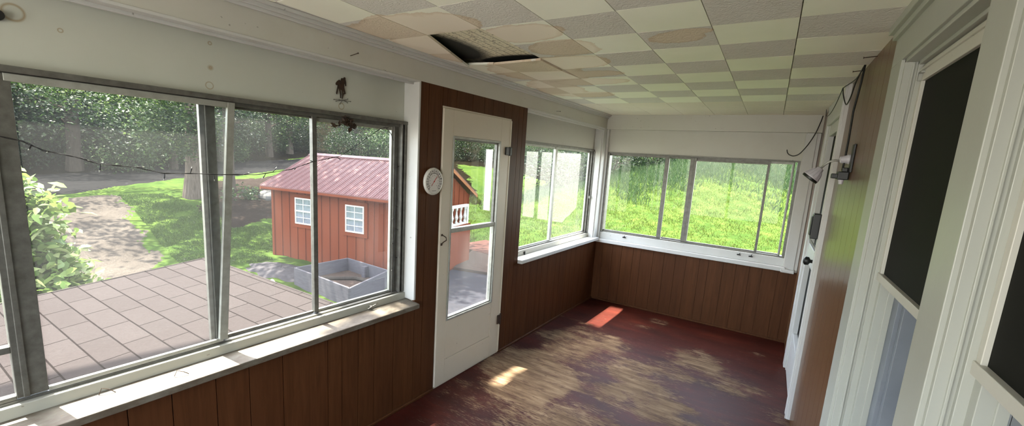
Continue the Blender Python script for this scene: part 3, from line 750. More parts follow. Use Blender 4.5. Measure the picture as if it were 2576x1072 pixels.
mb = MB(); mb.lathe(RW(3.60, .0, 1.12), (-1, 0, 0), [(0, .028), (.006, .028), (.012, .012), (.035, .012), (.045, .028), (.065, .030), (.075, .018), (.078, .001)], 20)
obj('door_knob', mb, M['black_plastic'], d2, smooth=True)
mb = MB(); mb.tube([RW(3.64, .01, 1.20), RW(3.72, .05, 1.26), RW(3.80, .05, 1.32)], .006, 8)
obj('lever', mb, M['alu_light'], d2)
mb = MB(); mb.box((3.62, .006, .88), (3.68, .014, 1.02), RW)
obj('lock_plate', mb, M['alu'], d2)

# ------------------------------------------------------------------ things in the porch
def text_mesh(txt, size, mp, s, n, z, th=.0006):
    cu = bpy.data.curves.new('numerals', 'FONT'); cu.body = txt; cu.size = size; cu.align_x = 'CENTER'; cu.align_y = 'CENTER'; cu.resolution_u = 2; cu.offset = size*.02
    o = bpy.data.objects.new('numerals', cu); COL.objects.link(o)
    me = bpy.data.meshes.new_from_object(o); bpy.data.objects.remove(o)
    mb = MB(); mb.v = [mp(s+v.co.x, n, z+v.co.y) for v in me.vertices]; mb.f = [tuple(p.vertices) for p in me.polygons]; mb.m = [0]*len(mb.f)
    bpy.data.meshes.remove(me); bpy.data.curves.remove(cu); return mb
def merge(a, b):
    k = len(a.v); a.v += b.v; a.f += [tuple(i+k for i in f) for f in b.f]; a.m += b.m

ts, tz, tr = 2.120, 1.519, .090
def TW(s, n, z): p = LW(ts, n, z); return (p[0], s, z)
th_ = empty('wall_thermometer', LW(ts, 0, tz-tr), 'round white dial thermometer with a red needle, on brown panelling beside the storm door', 'thermometer')
Wh = simple('thermometer_white', (0.62640, 0.60900, 0.55680), rough=.35); Fa = simple('thermometer_face', (0.60900, 0.57420, 0.53940), (0.57420, 0.53940, 0.50460), rough=.5)
nrm = Vector(LW(0, 1, 0))-Vector(LW(0, 0, 0))
mb = MB(); mb.lathe(LW(ts, .001, tz), nrm, [(0, tr*.9), (.004, tr*.98), (.012, tr), (.020, tr*.97), (.024, tr*.90), (.022, tr*.88), (.019, tr*.87)], 48, cap=False)
obj('rim', mb, Wh, th_, smooth=False)
mb = MB(); mb.lathe(LW(ts, .015, tz), nrm, [(0, tr*.875), (.0045, tr*.875)], 48); 
face = obj('dial_face', mb, Fa, th_)
mb = MB()
def pol(a, r): return ts+r*math.cos(math.radians(a)), tz+r*math.sin(math.radians(a))
for t in range(-40, 141, 2):
    a = 225-(t+40)*1.5; big = t % 20 == 10; r0, r1, w = (.050, .083, .0011) if big else ((.052, .060, .0007) if t % 10 == 0 else (.052, .056, .0005))
    (sa, za), (sb, zb) = pol(a, r0), pol(a, r1); q = (-math.sin(math.radians(a))*w, math.cos(math.radians(a))*w)
    mb.prism([(sa-q[0], za-q[1]), (sb-q[0], zb-q[1]), (sb+q[0], zb+q[1]), (sa+q[0], za+q[1])], .0195, .0202, TW)
for t in range(-40, 61, 10):
    a = 225-((t*1.8+32)+40)*1.5; s0, z0 = pol(a, .040); mb.box((s0-.002, .0195, z0-.0016), (s0+.002, .0202, z0+.0016), TW)
obj('scale_marks', mb, M['dark_metal'], face)
mb = MB()
for t in range(-40, 141, 20):
    a = 225-(t+40)*1.5; s0, z0 = pol(a, .0675); obj('numeral', text_mesh(str(abs(t)), .0150, TW, s0, .0204, z0), M['black_plastic'], face)
mb = MB(); mb.box((ts-.018, .0195, tz-.0625), (ts+.022, .0203, tz-.0605), TW); obj('printed_line', mb, M['black_plastic'], face)
mb = MB(); a = 49; d_ = (math.cos(math.radians(a)), math.sin(math.radians(a))); pq = (-d_[1], d_[0])
def nd(l, w): return (ts+d_[0]*l+pq[0]*w, tz+d_[1]*l+pq[1]*w)
mb.prism([nd(-.036, -.0045), nd(-.024, -.0015), nd(.03, -.0022), nd(.056, 0), nd(.03, .0022), nd(-.024, .0015), nd(-.036, .0045), nd(-.030, 0)], .0208, .0216, TW)
mb.lathe(LW(ts, .0205, tz), nrm, [(0, .004), (.003, .004), (.0045, .001)], 16)
obj('needle', mb, simple('red_needle', (.50, .05, .04), rough=.4), th_)

# horse ornament on the upper panel
HP = [(215,265),(235,235),(262,212),(285,225),(290,200),(298,182),(318,184),(338,162),(352,168),(353,190),(362,230),(363,280),(354,275),(345,242),(334,262),(336,310),(346,350),(354,385),(332,396),(325,387),(339,376),(327,346),(320,350),(326,400),(310,460),(300,460),(312,400),(300,345),(277,340),(291,400),(289,455),(278,455),(276,400),(262,336),(248,318),(240,370),(230,412),(221,400),(230,350),(238,318),(248,270),(236,290),(218,287)]
ho = empty('horse_ornament', LW(1.53, -.12, 1.96), 'small dark metal horse silhouette on the cream panel above the large left window', 'ornament')
hs = lambda x: 1.532+.000425*(x-290); hz = lambda y: 2.018-.000385*(y-310)
mb = MB(); mb.prism([(hs(x), hz(y)) for x, y in HP], -.120, -.116, LW)
obj('horse_figure', mb, M['rust'], ho)
mb = MB()
for (x1, y1, x2, y2) in ((180,490,420,480),(210,508,380,455),(265,535,300,455),(300,480,375,505),(245,480,300,490)): mb.tube([LW(hs(x1), -.112, hz(y1)), LW(hs((x1+x2)/2), -.108, hz((y1+y2)/2)), LW(hs(x2), -.112, hz(y2))], .0014, 6)
for (x, y) in ((180,490),(420,480),(210,508),(378,453),(265,537),(375,505)): mb.lathe(LW(hs(x), -.114, hz(y)), nrm, [(0,.0025),(.003,.0025)], 8)
obj('hook_arms', mb, M['alu'], ho)
# dark crumpled leaf cluster at the window head
mb = MB(); random.seed(3)
for (s0, z0, n_) in ((1.475, 1.825, 7), (1.535, 1.845, 16), (1.565, 1.822, 14)):
    for _ in range(n_):
        c = Vector(LW(s0+random.gauss(0, .014), -.085+random.gauss(0, .006), z0+random.gauss(0, .012))); a = Vector([random.gauss(0, 1) for _ in range(3)]).normalized(); b = a.orthogonal().normalized()
        l = random.uniform(.012, .024); w = l*.5
        mb.poly([c-a*l, c+b*w+Vector((.003, 0, 0)), c+a*l, c-b*w+Vector((.003, 0, 0))])
obj('dried_leaves', mb, M['rust'], label='dark crumpled dried leaves caught at the top of the large left window', cat='leaves', bevel=0)
mb = MB(); mb.tube([LW(.335, -.122, 2.032), LW(.335, -.10, 2.032)], [.016, .016], 16)
obj('round_hook', mb, M['black_plastic'], label='black round knob on the upper panel at the left edge', cat='hook')
def nail(p, q, label, r=.0018):
    mb = MB(); p = Vector(p); q = Vector(q); d = (q-p).normalized(); mb.tube([p, q], r, 6); mb.tube([q, q+d*.002], r*2.2, 8)
    obj('nail', mb, M['rust'], label=label, cat='nail')
nail(LW(1.50, 0, 2.165), LW(1.515, .04, 2.178), 'bent rusty nail in the cream beam above the horse ornament')
nail(LW(3.76, 0, 2.17), LW(3.80, .02, 2.172), 'rusty nail in the cream beam above the small left window')
nail(RW(2.70, 0, H-.008), RW(2.70, .05, H-.012), 'nail sticking out under the ceiling, nearer the house window', .0022)
nail(RW(3.02, 0, H-.008), RW(3.02, .05, H-.012), 'nail sticking out under the ceiling, above the black cord', .0022)

# string lights
def string_lights(pts, bulbs, n, label, wire=.0017):
    o = empty('string_lights', LW(pts[0][0], n, pts[0][1]), label, 'string lights')
    P = []
    for (a, b) in zip(pts[:-1], pts[1:]):
        for t in (0, .33, .66): P.append((a[0]+(b[0]-a[0])*t, a[1]+(b[1]-a[1])*t))
    P.append(pts[-1])
    mb = MB()
    for ph in (0, math.pi):
        mb.tube([LW(s+.0012*math.cos(i*1.3+ph), n+.0014*math.sin(i*1.3+ph), z+.0014*math.cos(i*1.3+ph)) for i, (s, z) in enumerate(P)], wire*.7, 5)
    obj('cord', mb, M['rubber'], o)
    for (s, z, ds, dz) in bulbs:
        mb = MB(); mb.tube([LW(s, n, z), LW(s+ds*.5, n+.004, z+dz*.5), LW(s+ds*.8, n+.004, z+dz*.8)], [.0013, .0022, .0024], 6)
        b_ = obj('bulb', mb, M['rubber'], o)
        mb = MB(); mb.tube([LW(s+ds*.8, n+.004, z+dz*.8), LW(s+ds*1.05, n+.004, z+dz*1.05)], [.0022, .0010], 6)
        obj('bulb_tip', mb, M['white_clean'], b_)
    return o
SP = [(-.10, 1.76), (.12, 1.715), (.303, 1.667), (.35, 1.655), (.394, 1.628), (.465, 1.611), (.523, 1.589), (.633, 1.577), (.71, 1.556), (.81, 1.556), (.897, 1.552), (1.06, 1.552), (1.219, 1.578), (1.333, 1.618), (1.494, 1.654), (1.62, 1.732), (1.757, 1.82), (1.80, 1.835), (1.84, 1.80), (1.86, 1.76)]
SB = [(.37, 1.646, -.010, -.018), (.478, 1.609, .022, -.010), (.53, 1.588, -.006, -.028), (.625, 1.578, .026, .002), (.715, 1.556, -.006, -.026), (.80, 1.556, .006, .026), (.885, 1.552, 0, -.026), (1.0, 1.552, .026, .010), (1.10, 1.556, -.018, -.022), (1.13, 1.562, .020, .026), (1.25, 1.590, -.018, -.014), (1.34, 1.62, -.024, .004), (1.47, 1.648, .026, -.014), (1.56, 1.70, -.004, -.020), (1.66, 1.757, -.002, .022), (1.80, 1.83, .02, .006)]
string_lights(SP, SB, -.075, 'black string lights hanging in a sag across the large left window')
VP = [(1.868, 1.62), (1.865, 1.50), (1.872, 1.40), (1.862, 1.30), (1.868, 1.20), (1.858, 1.10), (1.866, 1.0), (1.860, .92), (1.868, .84)]
VB = [(1.868, 1.60, .022, .008), (1.866, 1.46, -.024, .012), (1.866, 1.36, .018, -.016), (1.864, 1.27, -.026, .006), (1.868, 1.21, .022, -.012), (1.860, 1.11, -.024, .008), (1.866, 1.02, .024, -.004), (1.862, .93, -.022, .010)]
VP = [(s+.045, z) for s, z in VP]; VB = [(s+.045, z, a, b) for s, z, a, b in VB]
o = string_lights(VP, VB, -.105, 'string lights hanging straight down the right frame of the large left window')

# wall lamp, adapter, cords
o = empty('clip_lamp', RW(2.88, .0, 1.72), 'grey gooseneck spotlight plugged into the socket on brown panelling', 'lamp')
R3 = lambda x, z, y=2.88: (x, y, z)
mb = MB(); mb.lathe(R3(.338, 1.806), (-1, 0, -.15), [(0, .026), (.012, .027), (.02, .022), (.028, .021), (.045, .019), (.050, .010)], 20)
obj('plug_base', mb, M['grey_plastic'], o)
mb = MB(); mb.tube([R3(.292, 1.793), R3(.270, 1.795), R3(.248, 1.788), R3(.230, 1.770, 2.89), R3(.218, 1.752, 2.90)], .006, 10)
obj('gooseneck', mb, M['alu_light'], o, smooth=True)
hd = Vector((-.045, .0, -.062)).normalized(); hp = Vector(R3(.218, 1.752, 2.90))
mb = MB(); mb.lathe(hp, hd, [(0, .010), (.004, .018), (.016, .020), (.018, .022), (.034, .032), (.060, .042), (.066, .043)], 28)
hh = obj('lamp_head', mb, M['grey_plastic'], o, smooth=True)
mb = MB()
ax = hd; a0 = ax.orthogonal().normalized(); b0 = ax.cross(a0)
for k in range(14):
    w = 2*math.pi*k/14; e = a0*math.cos(w)+b0*math.sin(w)
    mb.tube([hp+ax*.018+e*.023, hp+ax*.034+e*.0335, hp+ax*.060+e*.0435], .0016, 5)
obj('cooling_rib', mb, M['grey_plastic'], hh)
mb = MB(); mb.lathe(hp+hd*.066, hd, [(0, .043), (.012, .042), (.013, .036), (.008, .030)], 28)
obj('lamp_rim', mb, M['black_plastic'], hh)
o = empty('power_strip', RW(2.86, .0, 1.70), 'black plug adapter with a cord on brown panelling beneath the spotlight', 'adapter')
obj('socket_plate', BX((2.80, 0, 1.735), (2.86, .010, 1.88), RW), M['black_plastic'], o, bevel=.003)
mb = MB(); mb.box((2.84, .004, 1.695), (2.92, .05, 1.738), RW); mb.box((2.86, .03, 1.70), (2.90, .075, 1.726), RW); mb.box((2.85, .01, 1.736), (2.88, .035, 1.76), RW)
obj('adapter_body', mb, M['black_plastic'], o, bevel=.004)
mb = MB(); mb.tube([RW(2.865, .03, 1.698), RW(2.865, .03, 1.672)], [.014, .009], 12)
obj('adapter_plug', mb, M['grey_plastic'], o)
mb = MB(); mb.tube([RW(2.90, .018, H-.004), RW(2.905, .02, 2.2), RW(2.90, .03, 2.05), RW(2.89, .028, 1.9), RW(2.875, .03, 1.80), RW(2.87, .032, 1.745)], .0048, 8)
obj('power_cord', mb, M['rubber'], o, label='thick black cord up to the ceiling', smooth=True)
def cable(name, pts, r, label, sub=6):
    P = [Vector(p) for p in pts]; Q = []
    for i in range(len(P)-1):
        p0, p1, p2, p3 = P[max(i-1, 0)], P[i], P[i+1], P[min(i+2, len(P)-1)]
        for k in range(sub):
            t = k/sub; Q.append(.5*((2*p1)+(-p0+p2)*t+(2*p0-5*p1+4*p2-p3)*t*t+(-p0+3*p1-3*p2+p3)*t**3))
    Q.append(P[-1]); mb = MB(); mb.tube(Q, r, 7)
    return obj(name, mb, M['rubber'], label=label, cat='cable', smooth=True)
cable('loose_cable', [RW(2.92, .02, H-.01), RW(3.02, .03, 2.22), RW(3.12, .03, 2.16), RW(3.24, .03, 2.135), RW(3.35, .03, 2.16), RW(3.42, .04, 2.22), RW(3.44, .045, 2.262)], .0032, 'slack loop of black cable under the ceiling beside the thick cord')
cable('loose_cable', [RW(2.90, .02, H-.008), RW(3.15, .018, 2.262), RW(3.40, .04, 2.262), RW(3.46, .045, 2.258)], .0030, 'black cable running along the top of the brown panelling')
cable('loose_cable', [RW(3.44, .045, 2.262), RW(3.70, .045, 2.20), RW(4.0, .045, 2.17), RW(4.3, .045, 2.19), RW(4.55, .035, 2.27)], .0026, 'thin cable sagging above the far white house door')
cable('hooked_wire', [FW(.322, .03, 2.277), FW(.312, .04, 2.22), FW(.285, .05, 2.11), FW(.24, .055, 2.0), FW(.19, .055, 1.92), FW(.145, .055, 1.895), FW(.108, .055, 1.905), FW(.09, .055, 1.925), FW(.082, .055, 1.952)], .0042, 'black cable end hanging in a hook over the far window')
# little wood scrap on the sills / staples
for (s, z, n, lab) in ((.46, .742, -.06, 'bent wire staple on the worn sill, nearest the left edge'), (.68, .738, -.02, 'bent wire staple on the worn sill, below the leaning sash')):
    mb = MB(); mb.tube([LW(s, n, .728), LW(s+.01, n, z+.012), LW(s+.03, n+.01, z+.002), LW(s+.045, n+.015, .727)], .0014, 6)
    obj('staple', mb, M['rust'], label=lab, cat='staple')

# ------------------------------------------------------------------ outside: near roof
er = empty('entry_roof', (-3, .8, -1.6), 'low shingled roof just outside the large left window', 'roof')
def zr(y): return .655 + .09*(y-.9)
mb = MB(); xL, xR = -3.92, -2.06; y0, y1 = -1.6, 1.63
mb.hexa([(xL, y0, zr(y0)-.02), (xR, y0, zr(y0)-.02), (xR, y1, zr(y1)-.02), (xL, y1, zr(y1)-.02), (xL, y0, zr(y0)), (xR, y0, zr(y0)), (xR, y1, zr(y1)), (xL, y1, zr(y1))])
obj('shingles', mb, M['shingle'], er)
mb = MB(); mb.hexa([(xL+.02, y0, zr(y0)-.16), (xR, y0, zr(y0)-.16), (xR, y1-.02, zr(y1)-.16), (xL+.02, y1-.02, zr(y1)-.16), (xL+.02, y0, zr(y0)-.02), (xR, y0, zr(y0)-.02), (xR, y1-.02, zr(y1)-.02), (xL+.02, y1-.02, zr(y1)-.02)])
obj('fascia', mb, M['white'], er)
mb = MB(); mb.tube([(xL-.004, y0, zr(y0)-.006), (xL-.004, y1, zr(y1)-.006)], .012, 6); mb.tube([(xL, y1+.004, zr(y1)-.006), (xR, y1+.004, zr(y1)-.006)], .012, 6)
obj('drip_edge', mb, M['shingle'], er)
obj('wall', BX((xL+.15, y0, -1.6), (xR, y1-.12, .45)), M['cream'], er)
obj('foundation_wall', BX((-2.0, -1.85, -1.7), (B+.1, D+.2, -.05)), M['flagstone'], label='house foundation under the porch floor', cat='wall', kind='structure')

# ------------------------------------------------------------------ shed
SL = np.array([-12.47, 7.021]); SD = np.array([.98539, .1703]); SN = np.array([-.1703, .98539])
def SHW(s, o, z): p = SL+SD*s+SN*o; return (p[0], p[1], z)
sh = empty('garden_shed', SHW(2.4, 1.6, -1.6), 'red board-and-batten shed with a pinkish red metal roof', 'shed')
LN, WD, EV, RZ = 4.88, 3.2, .47, 1.46
mb = MB(); mb.box((0, 0, -1.62), (LN, WD, EV), SHW)
k = len(mb.v)
mb.v += [SHW(0, 0, EV), SHW(0, WD, EV), SHW(0, WD/2, RZ-.12), SHW(LN, 0, EV), SHW(LN, WD, EV), SHW(LN, WD/2, RZ-.12)]
mb.f += [(k, k+1, k+2), (k+3, k+5, k+4), (k, k+2, k+5, k+3), (k+1, k+4, k+5, k+2)]; mb.m += [0]*4
for i in range(17):
    s = .05+i*.305
    if s < LN: mb.box((s-.02, -.022, -1.6), (s+.02, 0, EV), SHW)
for i in range(11):
    o_ = .05+i*.31; top = EV+(RZ-.12-EV)*(1-abs(o_-WD/2)/(WD/2))
    if o_ < WD: mb.box((LN, o_-.02, -1.6), (LN+.022, o_+.02, top), SHW); mb.box((-.022, o_-.02, -1.6), (0, o_+.02, top), SHW)
mb.box((-.02, -.03, -1.6), (.06, 0, EV), SHW); mb.box((LN-.06, -.03, -1.6), (LN+.03, .06, EV), SHW)
obj('wall', mb, M['shed_wall'], sh)
ov, sl = .30, (RZ-EV)/(WD/2+.0)
mb = MB(); s0, s1 = -.14, LN+.16
zE = .50
for (oa, ob) in ((-ov, WD/2), (WD+ov, WD/2)):
    mb.hexa([SHW(s0, oa, zE-.03), SHW(s1, oa, zE-.03), SHW(s1, ob, RZ-.03), SHW(s0, ob, RZ-.03), SHW(s0, oa, zE), SHW(s1, oa, zE), SHW(s1, ob, RZ), SHW(s0, ob, RZ)])
    n_ = 66
    for i in range(n_):
        s = s0+.03+(s1-s0-.06)*i/(n_-1); h = .022 if i % 3 == 0 else .010; w = .012 if i % 3 == 0 else .008
        mb.hexa([SHW(s-w, oa, zE), SHW(s+w, oa, zE), SHW(s+w, ob, RZ), SHW(s-w, ob, RZ), SHW(s-w*.5, oa, zE+h), SHW(s+w*.5, oa, zE+h), SHW(s+w*.5, ob, RZ+h), SHW(s-w*.5, ob, RZ+h)])
obj('roof', mb, M['shed_roof'], sh)
mb = MB()
for (oa) in (-.13, .13): mb.hexa([SHW(s0-.01, WD/2+oa, RZ-.055), SHW(s1+.01, WD/2+oa, RZ-.055), SHW(s1+.01, WD/2, RZ+.005), SHW(s0-.01, WD/2, RZ+.005), SHW(s0-.01, WD/2+oa, RZ-.03), SHW(s1+.01, WD/2+oa, RZ-.03), SHW(s1+.01, WD/2, RZ+.035), SHW(s0-.01, WD/2, RZ+.035)])
obj('ridge_cap', mb, M['shed_roof'], sh)
mb = MB(); mb.box((s0+.01, -ov, zE-.10), (s1-.01, -ov+.03, zE-.028), SHW); mb.box((s0+.01, -ov, zE-.10), (s1-.01, 0, zE-.085), SHW)
obj('eave_board', mb, M['shed_wall'], sh)
mb = MB()
for s in (s0, s1-.03):
    for (oa, ob) in ((-ov, WD/2), (WD+ov, WD/2)):
        mb = MB()
        mb.hexa([SHW(s, oa, zE-.12), SHW(s+.03, oa, zE-.12), SHW(s+.03, ob, RZ-.13), SHW(s, ob, RZ-.13), SHW(s, oa, zE-.03), SHW(s+.03, oa, zE-.03), SHW(s+.03, ob, RZ-.03), SHW(s, ob, RZ-.03)])
        obj('rake_board', mb, M['shed_rake'], sh, label='orange-brown gable trim')
for (a, b, z0, z1) in ((.935, 1.56, -.53, .225), (2.785, 3.415, -.545, .20)):
    mb = frame4(a-.11, b+.11, -.034, 0, z0-.11, z1+.10, .11, SHW); obj('window_trim', mb, M['shed_wall'], sh)
    mb = frame4(a, b, -.05, 0, z0, z1, .035, SHW); zm = (z0+z1)/2; mb.box((a, -.055, zm-.02), (b, 0, zm+.02), SHW)
    sm = (a+b)/2; mb.box((sm-.009, -.045, z0), (sm+.009, 0, z1), SHW)
    for zz_ in ((z0+zm)/2, (z1+zm)/2): mb.box((a, -.045, zz_-.008), (b, 0, zz_+.008), SHW)
    f_ = obj('window', mb, M['white_clean'], sh, label='white six-over-six style sash')
    obj('glass_pane', BX((a+.03, -.030, z0+.03), (b-.03, -.022, z1-.03), SHW), M['shed_glass'], f_)
# white baluster railing beside the shed
rl = empty('porch_railing', SHW(6.0, 1.6, -1.6), 'white baluster railing against the gable end of the red shed', 'railing')
RLp = lambda a, b, z: SHW(LN+.35+b, 1.30+a, z+.70)
mb = MB(); mb.box((-1.2, -.05, -.50), (1.12, .05, -.43), RLp); mb.box((-1.2, -.03, -1.02), (1.12, .03, -.96), RLp)
obj('rail', mb, M['white_clean'], rl)
for i in range(9):
    a = -1.1+i*.26
    mb = MB(); mb.lathe(RLp(a, 0, -.97), (0, 0, 1), [(0, .045), (.05, .045), (.08, .025), (.18, .055), (.28, .03), (.36, .022), (.42, .045), (.48, .045)], 10)
    obj('baluster', mb, M['white_clean'], rl)
for a in (1.06, -1.2): obj('post', BX((a, -.045, -2.3), (a+.09, .045, -.43), RLp), M['white_clean'], rl)
obj('deck', BX((-1.3, -.36, -2.3), (1.2, .10, -1.02), RLp), M['shed_wall'], rl)

# raised bed
bd = empty('raised_bed', (-8.4, 6.4, -1.6), 'grey weathered timber raised bed in front of the red shed', 'raised bed')
PB = [(-9.35, 5.72), (-7.14, 5.58), (-7.62, 7.12), (-9.30, 7.22)]; zt_ = -1.17
for i in range(4):
    (xa, ya), (xb, yb) = PB[i], PB[(i+1) % 4]; d_ = Vector((xb-xa, yb-ya, 0)).normalized(); n_ = Vector((-d_.y, d_.x, 0))*.045
    mb = MB(); mb.hexa([(xa, ya, -1.65), (xb, yb, -1.65), (xb+n_.x, yb+n_.y, -1.65), (xa+n_.x, ya+n_.y, -1.65), (xa, ya, zt_), (xb, yb, zt_), (xb+n_.x, yb+n_.y, zt_), (xa+n_.x, ya+n_.y, zt_)])
    obj('side_board', mb, M['bed_wood'], bd, bevel=.01)
obj('stake', BX((-8.50, 7.0, -1.62), (-8.38, 7.12, -1.22)), M['bed_wood'], bd)
mb = MB(); mb.hexa([(-9.3, 5.74, -1.62), (-7.2, 5.62, -1.62), (-7.65, 7.08, -1.62), (-9.26, 7.18, -1.62), (-9.3, 5.74, -1.50), (-7.2, 5.62, -1.50), (-7.65, 7.08, -1.50), (-9.26, 7.18, -1.50)])
obj('soil', mb, M['soil'], bd)
mb = MB(); mb.tube([(-9.0, 6.2, -1.47), (-8.4, 6.75, -1.46), (-7.9, 6.8, -1.47)], .05, 7); obj('straw_roll', mb, M['gravel'], bd, label='pale straw on the soil')
# dark low heap left of the bed
mb = MB(); N = 24; cx_, cy_ = -10.6, 6.15
ring = [[(cx_+1.35*r*math.cos(2*math.pi*i/N)*(1+.08*math.sin(3*i)), cy_+.62*r*math.sin(2*math.pi*i/N)*(1+.1*math.cos(2*i)), -1.64+.20*(1-r**2)+.015*math.sin(i*2+r*9)) for i in range(N)] for r in (.01, .3, .6, .85, 1.0)]
for r in range(4):
    for i in range(N): j = (i+1) % N; mb.poly([ring[r][i], ring[r][j], ring[r+1][j], ring[r+1][i]])
obj('ground_cloth', mb, M['mound'], label='flat heap of dark grey ground cloth left of the raised bed', cat='ground cloth', smooth=True)
mb = MB(); mb.tube([(-9.9, 5.5, -1.56), (-8.9, 5.15, -1.56)], .04, 10); obj('drain_pipe', mb, M['white_clean'], label='white pipe end lying beside the raised bed', cat='pipe')
# patio and path by the door
def slab(name, pts, z0, z1, mat, label, cat):
    mb = MB(); N = len(pts); mb.v = [(x, y, z0) for x, y in pts]+[(x, y, z1) for x, y in pts]
    mb.f = [tuple(range(N))[::-1], tuple(range(N, 2*N))]+[(i, (i+1) % N, N+(i+1) % N, N+i) for i in range(N)]; mb.m = [0]*len(mb.f)
    return obj(name, mb, mat, label=label, cat=cat, kind='structure')
slab('concrete_path', [(-7.2, 7.9), (-7.4, 9.3), (-4.6, 9.9), (-2.1, 7.0), (-2.1, 3.2), (-3.6, 4.2)], -1.66, -1.53, M['flagstone'], 'grey concrete path below the storm door', 'path')
slab('planting_bed', [(-7.4, 9.35), (-8.4, 11.6), (-6.8, 11.25), (-4.6, 11.1), (-4.6, 9.95)], -1.66, -1.47, M['soil'], 'dark soil bed between the concrete path and the reddish terrace', 'planting bed')
slab('brick_patio', [(-9.3, 11.7), (-9.1, 13.4), (-6.4, 12.9), (-4.6, 12.6), (-4.6, 11.2), (-6.8, 11.3)], -1.66, -1.46, M['brick_paver'], 'reddish paved terrace beyond the concrete path', 'patio')

# ------------------------------------------------------------------ plants
def leaf_quads(P, size, up=.5, fold=.25, aspect=.5):
    n = len(P); nv = rng.normal(0, 1, (n, 3)); nv[:, 2] = np.abs(nv[:, 2])+up; nv /= np.linalg.norm(nv, axis=1)[:, None]
    t = rng.normal(0, 1, (n, 3)); t -= nv*(t*nv).sum(1)[:, None]; t /= np.linalg.norm(t, axis=1)[:, None]; b = np.cross(nv, t)
    s = size*rng.uniform(.6, 1.3, n)[:, None]
    V = np.stack([P-t*s*.5, P+b*s*aspect*.5-t*s*.08+nv*s*fold*.3, P+t*s*.5-nv*s*.12, P-b*s*aspect*.5-t*s*.08+nv*s*fold*.3], 1).reshape(-1, 3)
    return V, np.arange(4*n).reshape(n, 4)
def leaf_hex(P, size):
    n = len(P); nv = rng.normal(0, 1, (n, 3)); nv[:, 2] = np.abs(nv[:, 2])+.8; nv /= np.linalg.norm(nv, axis=1)[:, None]
    t = rng.normal(0, 1, (n, 3)); t[:, 2] -= .5; t -= nv*(t*nv).sum(1)[:, None]; t /= np.linalg.norm(t, axis=1)[:, None]; b = np.cross(nv, t)
    s = size*rng.uniform(.6, 1.3, n)[:, None]; e = -nv*s
    c = [P-t*s*.5, P-t*s*.2+b*s*.26+e*-.05, P+t*s*.15+b*s*.24+e*-.03, P+t*s*.55+e*.16, P+t*s*.15-b*s*.24+e*-.03, P-t*s*.2-b*s*.26+e*-.05, P-t*s*.2+e*.04, P+t*s*.15+e*.06]
    V = np.stack(c, 1).reshape(-1, 3); k = np.arange(n)[:, None]*8
    Q = np.concatenate([k+np.array([[0, 1, 2, 7]]), k+np.array([[7, 2, 3, 4]]), k+np.array([[0, 7, 4, 5]])])
    return V, Q
def clumps(K, per, c, r, cr, flat=1.0):
    u = rng.normal(0, 1, (K, 3)); u /= np.linalg.norm(u, axis=1)[:, None]; u *= rng.uniform(.35, 1, K)[:, None]**.5
    cc = np.array(c)+u*np.array(r)
    P = np.repeat(cc, per, 0)+rng.normal(0, 1, (K*per, 3))*np.array([cr, cr, cr*flat])
    return P
def foliage(name, P, size, mat, parent=None, up=.5, fn=leaf_quads, **kw):
    V, Q = fn(P, size, **kw) if fn is leaf_hex else fn(P, size, up)
    me = fast_mesh(name, V, Q); return link(name, me, mat, parent, kw.get('label'), None, None, None, 0, False)

# near shrub at the left
shb = empty('leafy_shrub', (-8.0, .5, -1.6), 'big pale-leaved shrub beyond the shingled roof at the left', 'shrub')
Pl = np.concatenate([clumps(190, 50, (-8.5, .85, -.15), (.9, .90, 1.0), .15), clumps(90, 44, (-7.6, 1.25, -.75), (.8, .62, .6), .14), clumps(60, 40, (-8.3, 1.10, .66), (.6, .48, .34), .11)])
foliage('leaves', Pl, .15, M['leaf_shrub'], shb, fn=leaf_hex)
mb = MB()
for i in range(16):
    a = random.uniform(0, 6.3); r = random.uniform(.5, 1.2); mb.tube([(-8, .4, -1.62), (-8+.4*r*math.cos(a), .4+.4*r*math.sin(a), -1.0), (-8+r*math.cos(a)*.7, .4+r*math.sin(a)*.7, random.uniform(-.4, .6))], [.02, .015, .006], 6)
obj('stems', mb, M['bark_dark'], shb)

def trunk(mb, p, h, r, lean=(0, 0), k=12, roots=True):
    pts = []; rad = []
    for i in range(9):
        t = i/8; pts.append((p[0]+lean[0]*t+.10*r*math.sin(t*7), p[1]+lean[1]*t+.1*r*math.cos(t*5), p[2]-.2+(h+.2)*t)); rad.append(r*(1-.35*t)*(1.35 if i == 0 and roots else 1))
    mb.tube(pts, rad, k); return pts
# big tree by the road
tz_ = T(-19.3, 7.66)
tr1 = empty('roadside_tree', (-19.3, 7.66, tz_), 'thick-trunked tree standing on the grass verge beside the road', 'tree')
mb = MB(); trunk(mb, (-19.3, 7.66, tz_), 9.5, .27, (.3, .4), 16)
for i in range(7):
    a = i*.9; mb.tube([(-19.2, 7.8, tz_+5.5+i*.4), (-19.2+2.2*math.cos(a), 7.8+2.2*math.sin(a), tz_+7+i*.3), (-19.2+4.8*math.cos(a), 7.8+4.8*math.sin(a), tz_+8+i*.3)], [.14, .09, .03], 7)
obj('trunk', mb, M['bark'], tr1)
Pc = np.concatenate([clumps(150, 60, (-15.5, 8.3, 8.0), (6.0, 5.0, 1.6), .42), clumps(70, 50, (-20, 7, 7.2), (5.5, 6, 1.7), .42)])
Pc = np.concatenate([Pc, clumps(150, 60, (-12.2, 8.0, 8.2), (3.4, 3.2, .8), .38)])
Pc2 = clumps(40, 100, (-21.5, 6.6, 3.2), (3.2, 2.6, .9), .36)
Pc3 = clumps(26, 120, (-18.3, 7.0, 1.95), (1.0, 1.3, .85), .24)
foliage('crown', Pc, .24, M['leaf_woods'], tr1)
foliage('low_branches', np.concatenate([Pc2, Pc3]), .14, M['leaf_woods'], tr1)
tz_ = T(-21.6, 9.6)
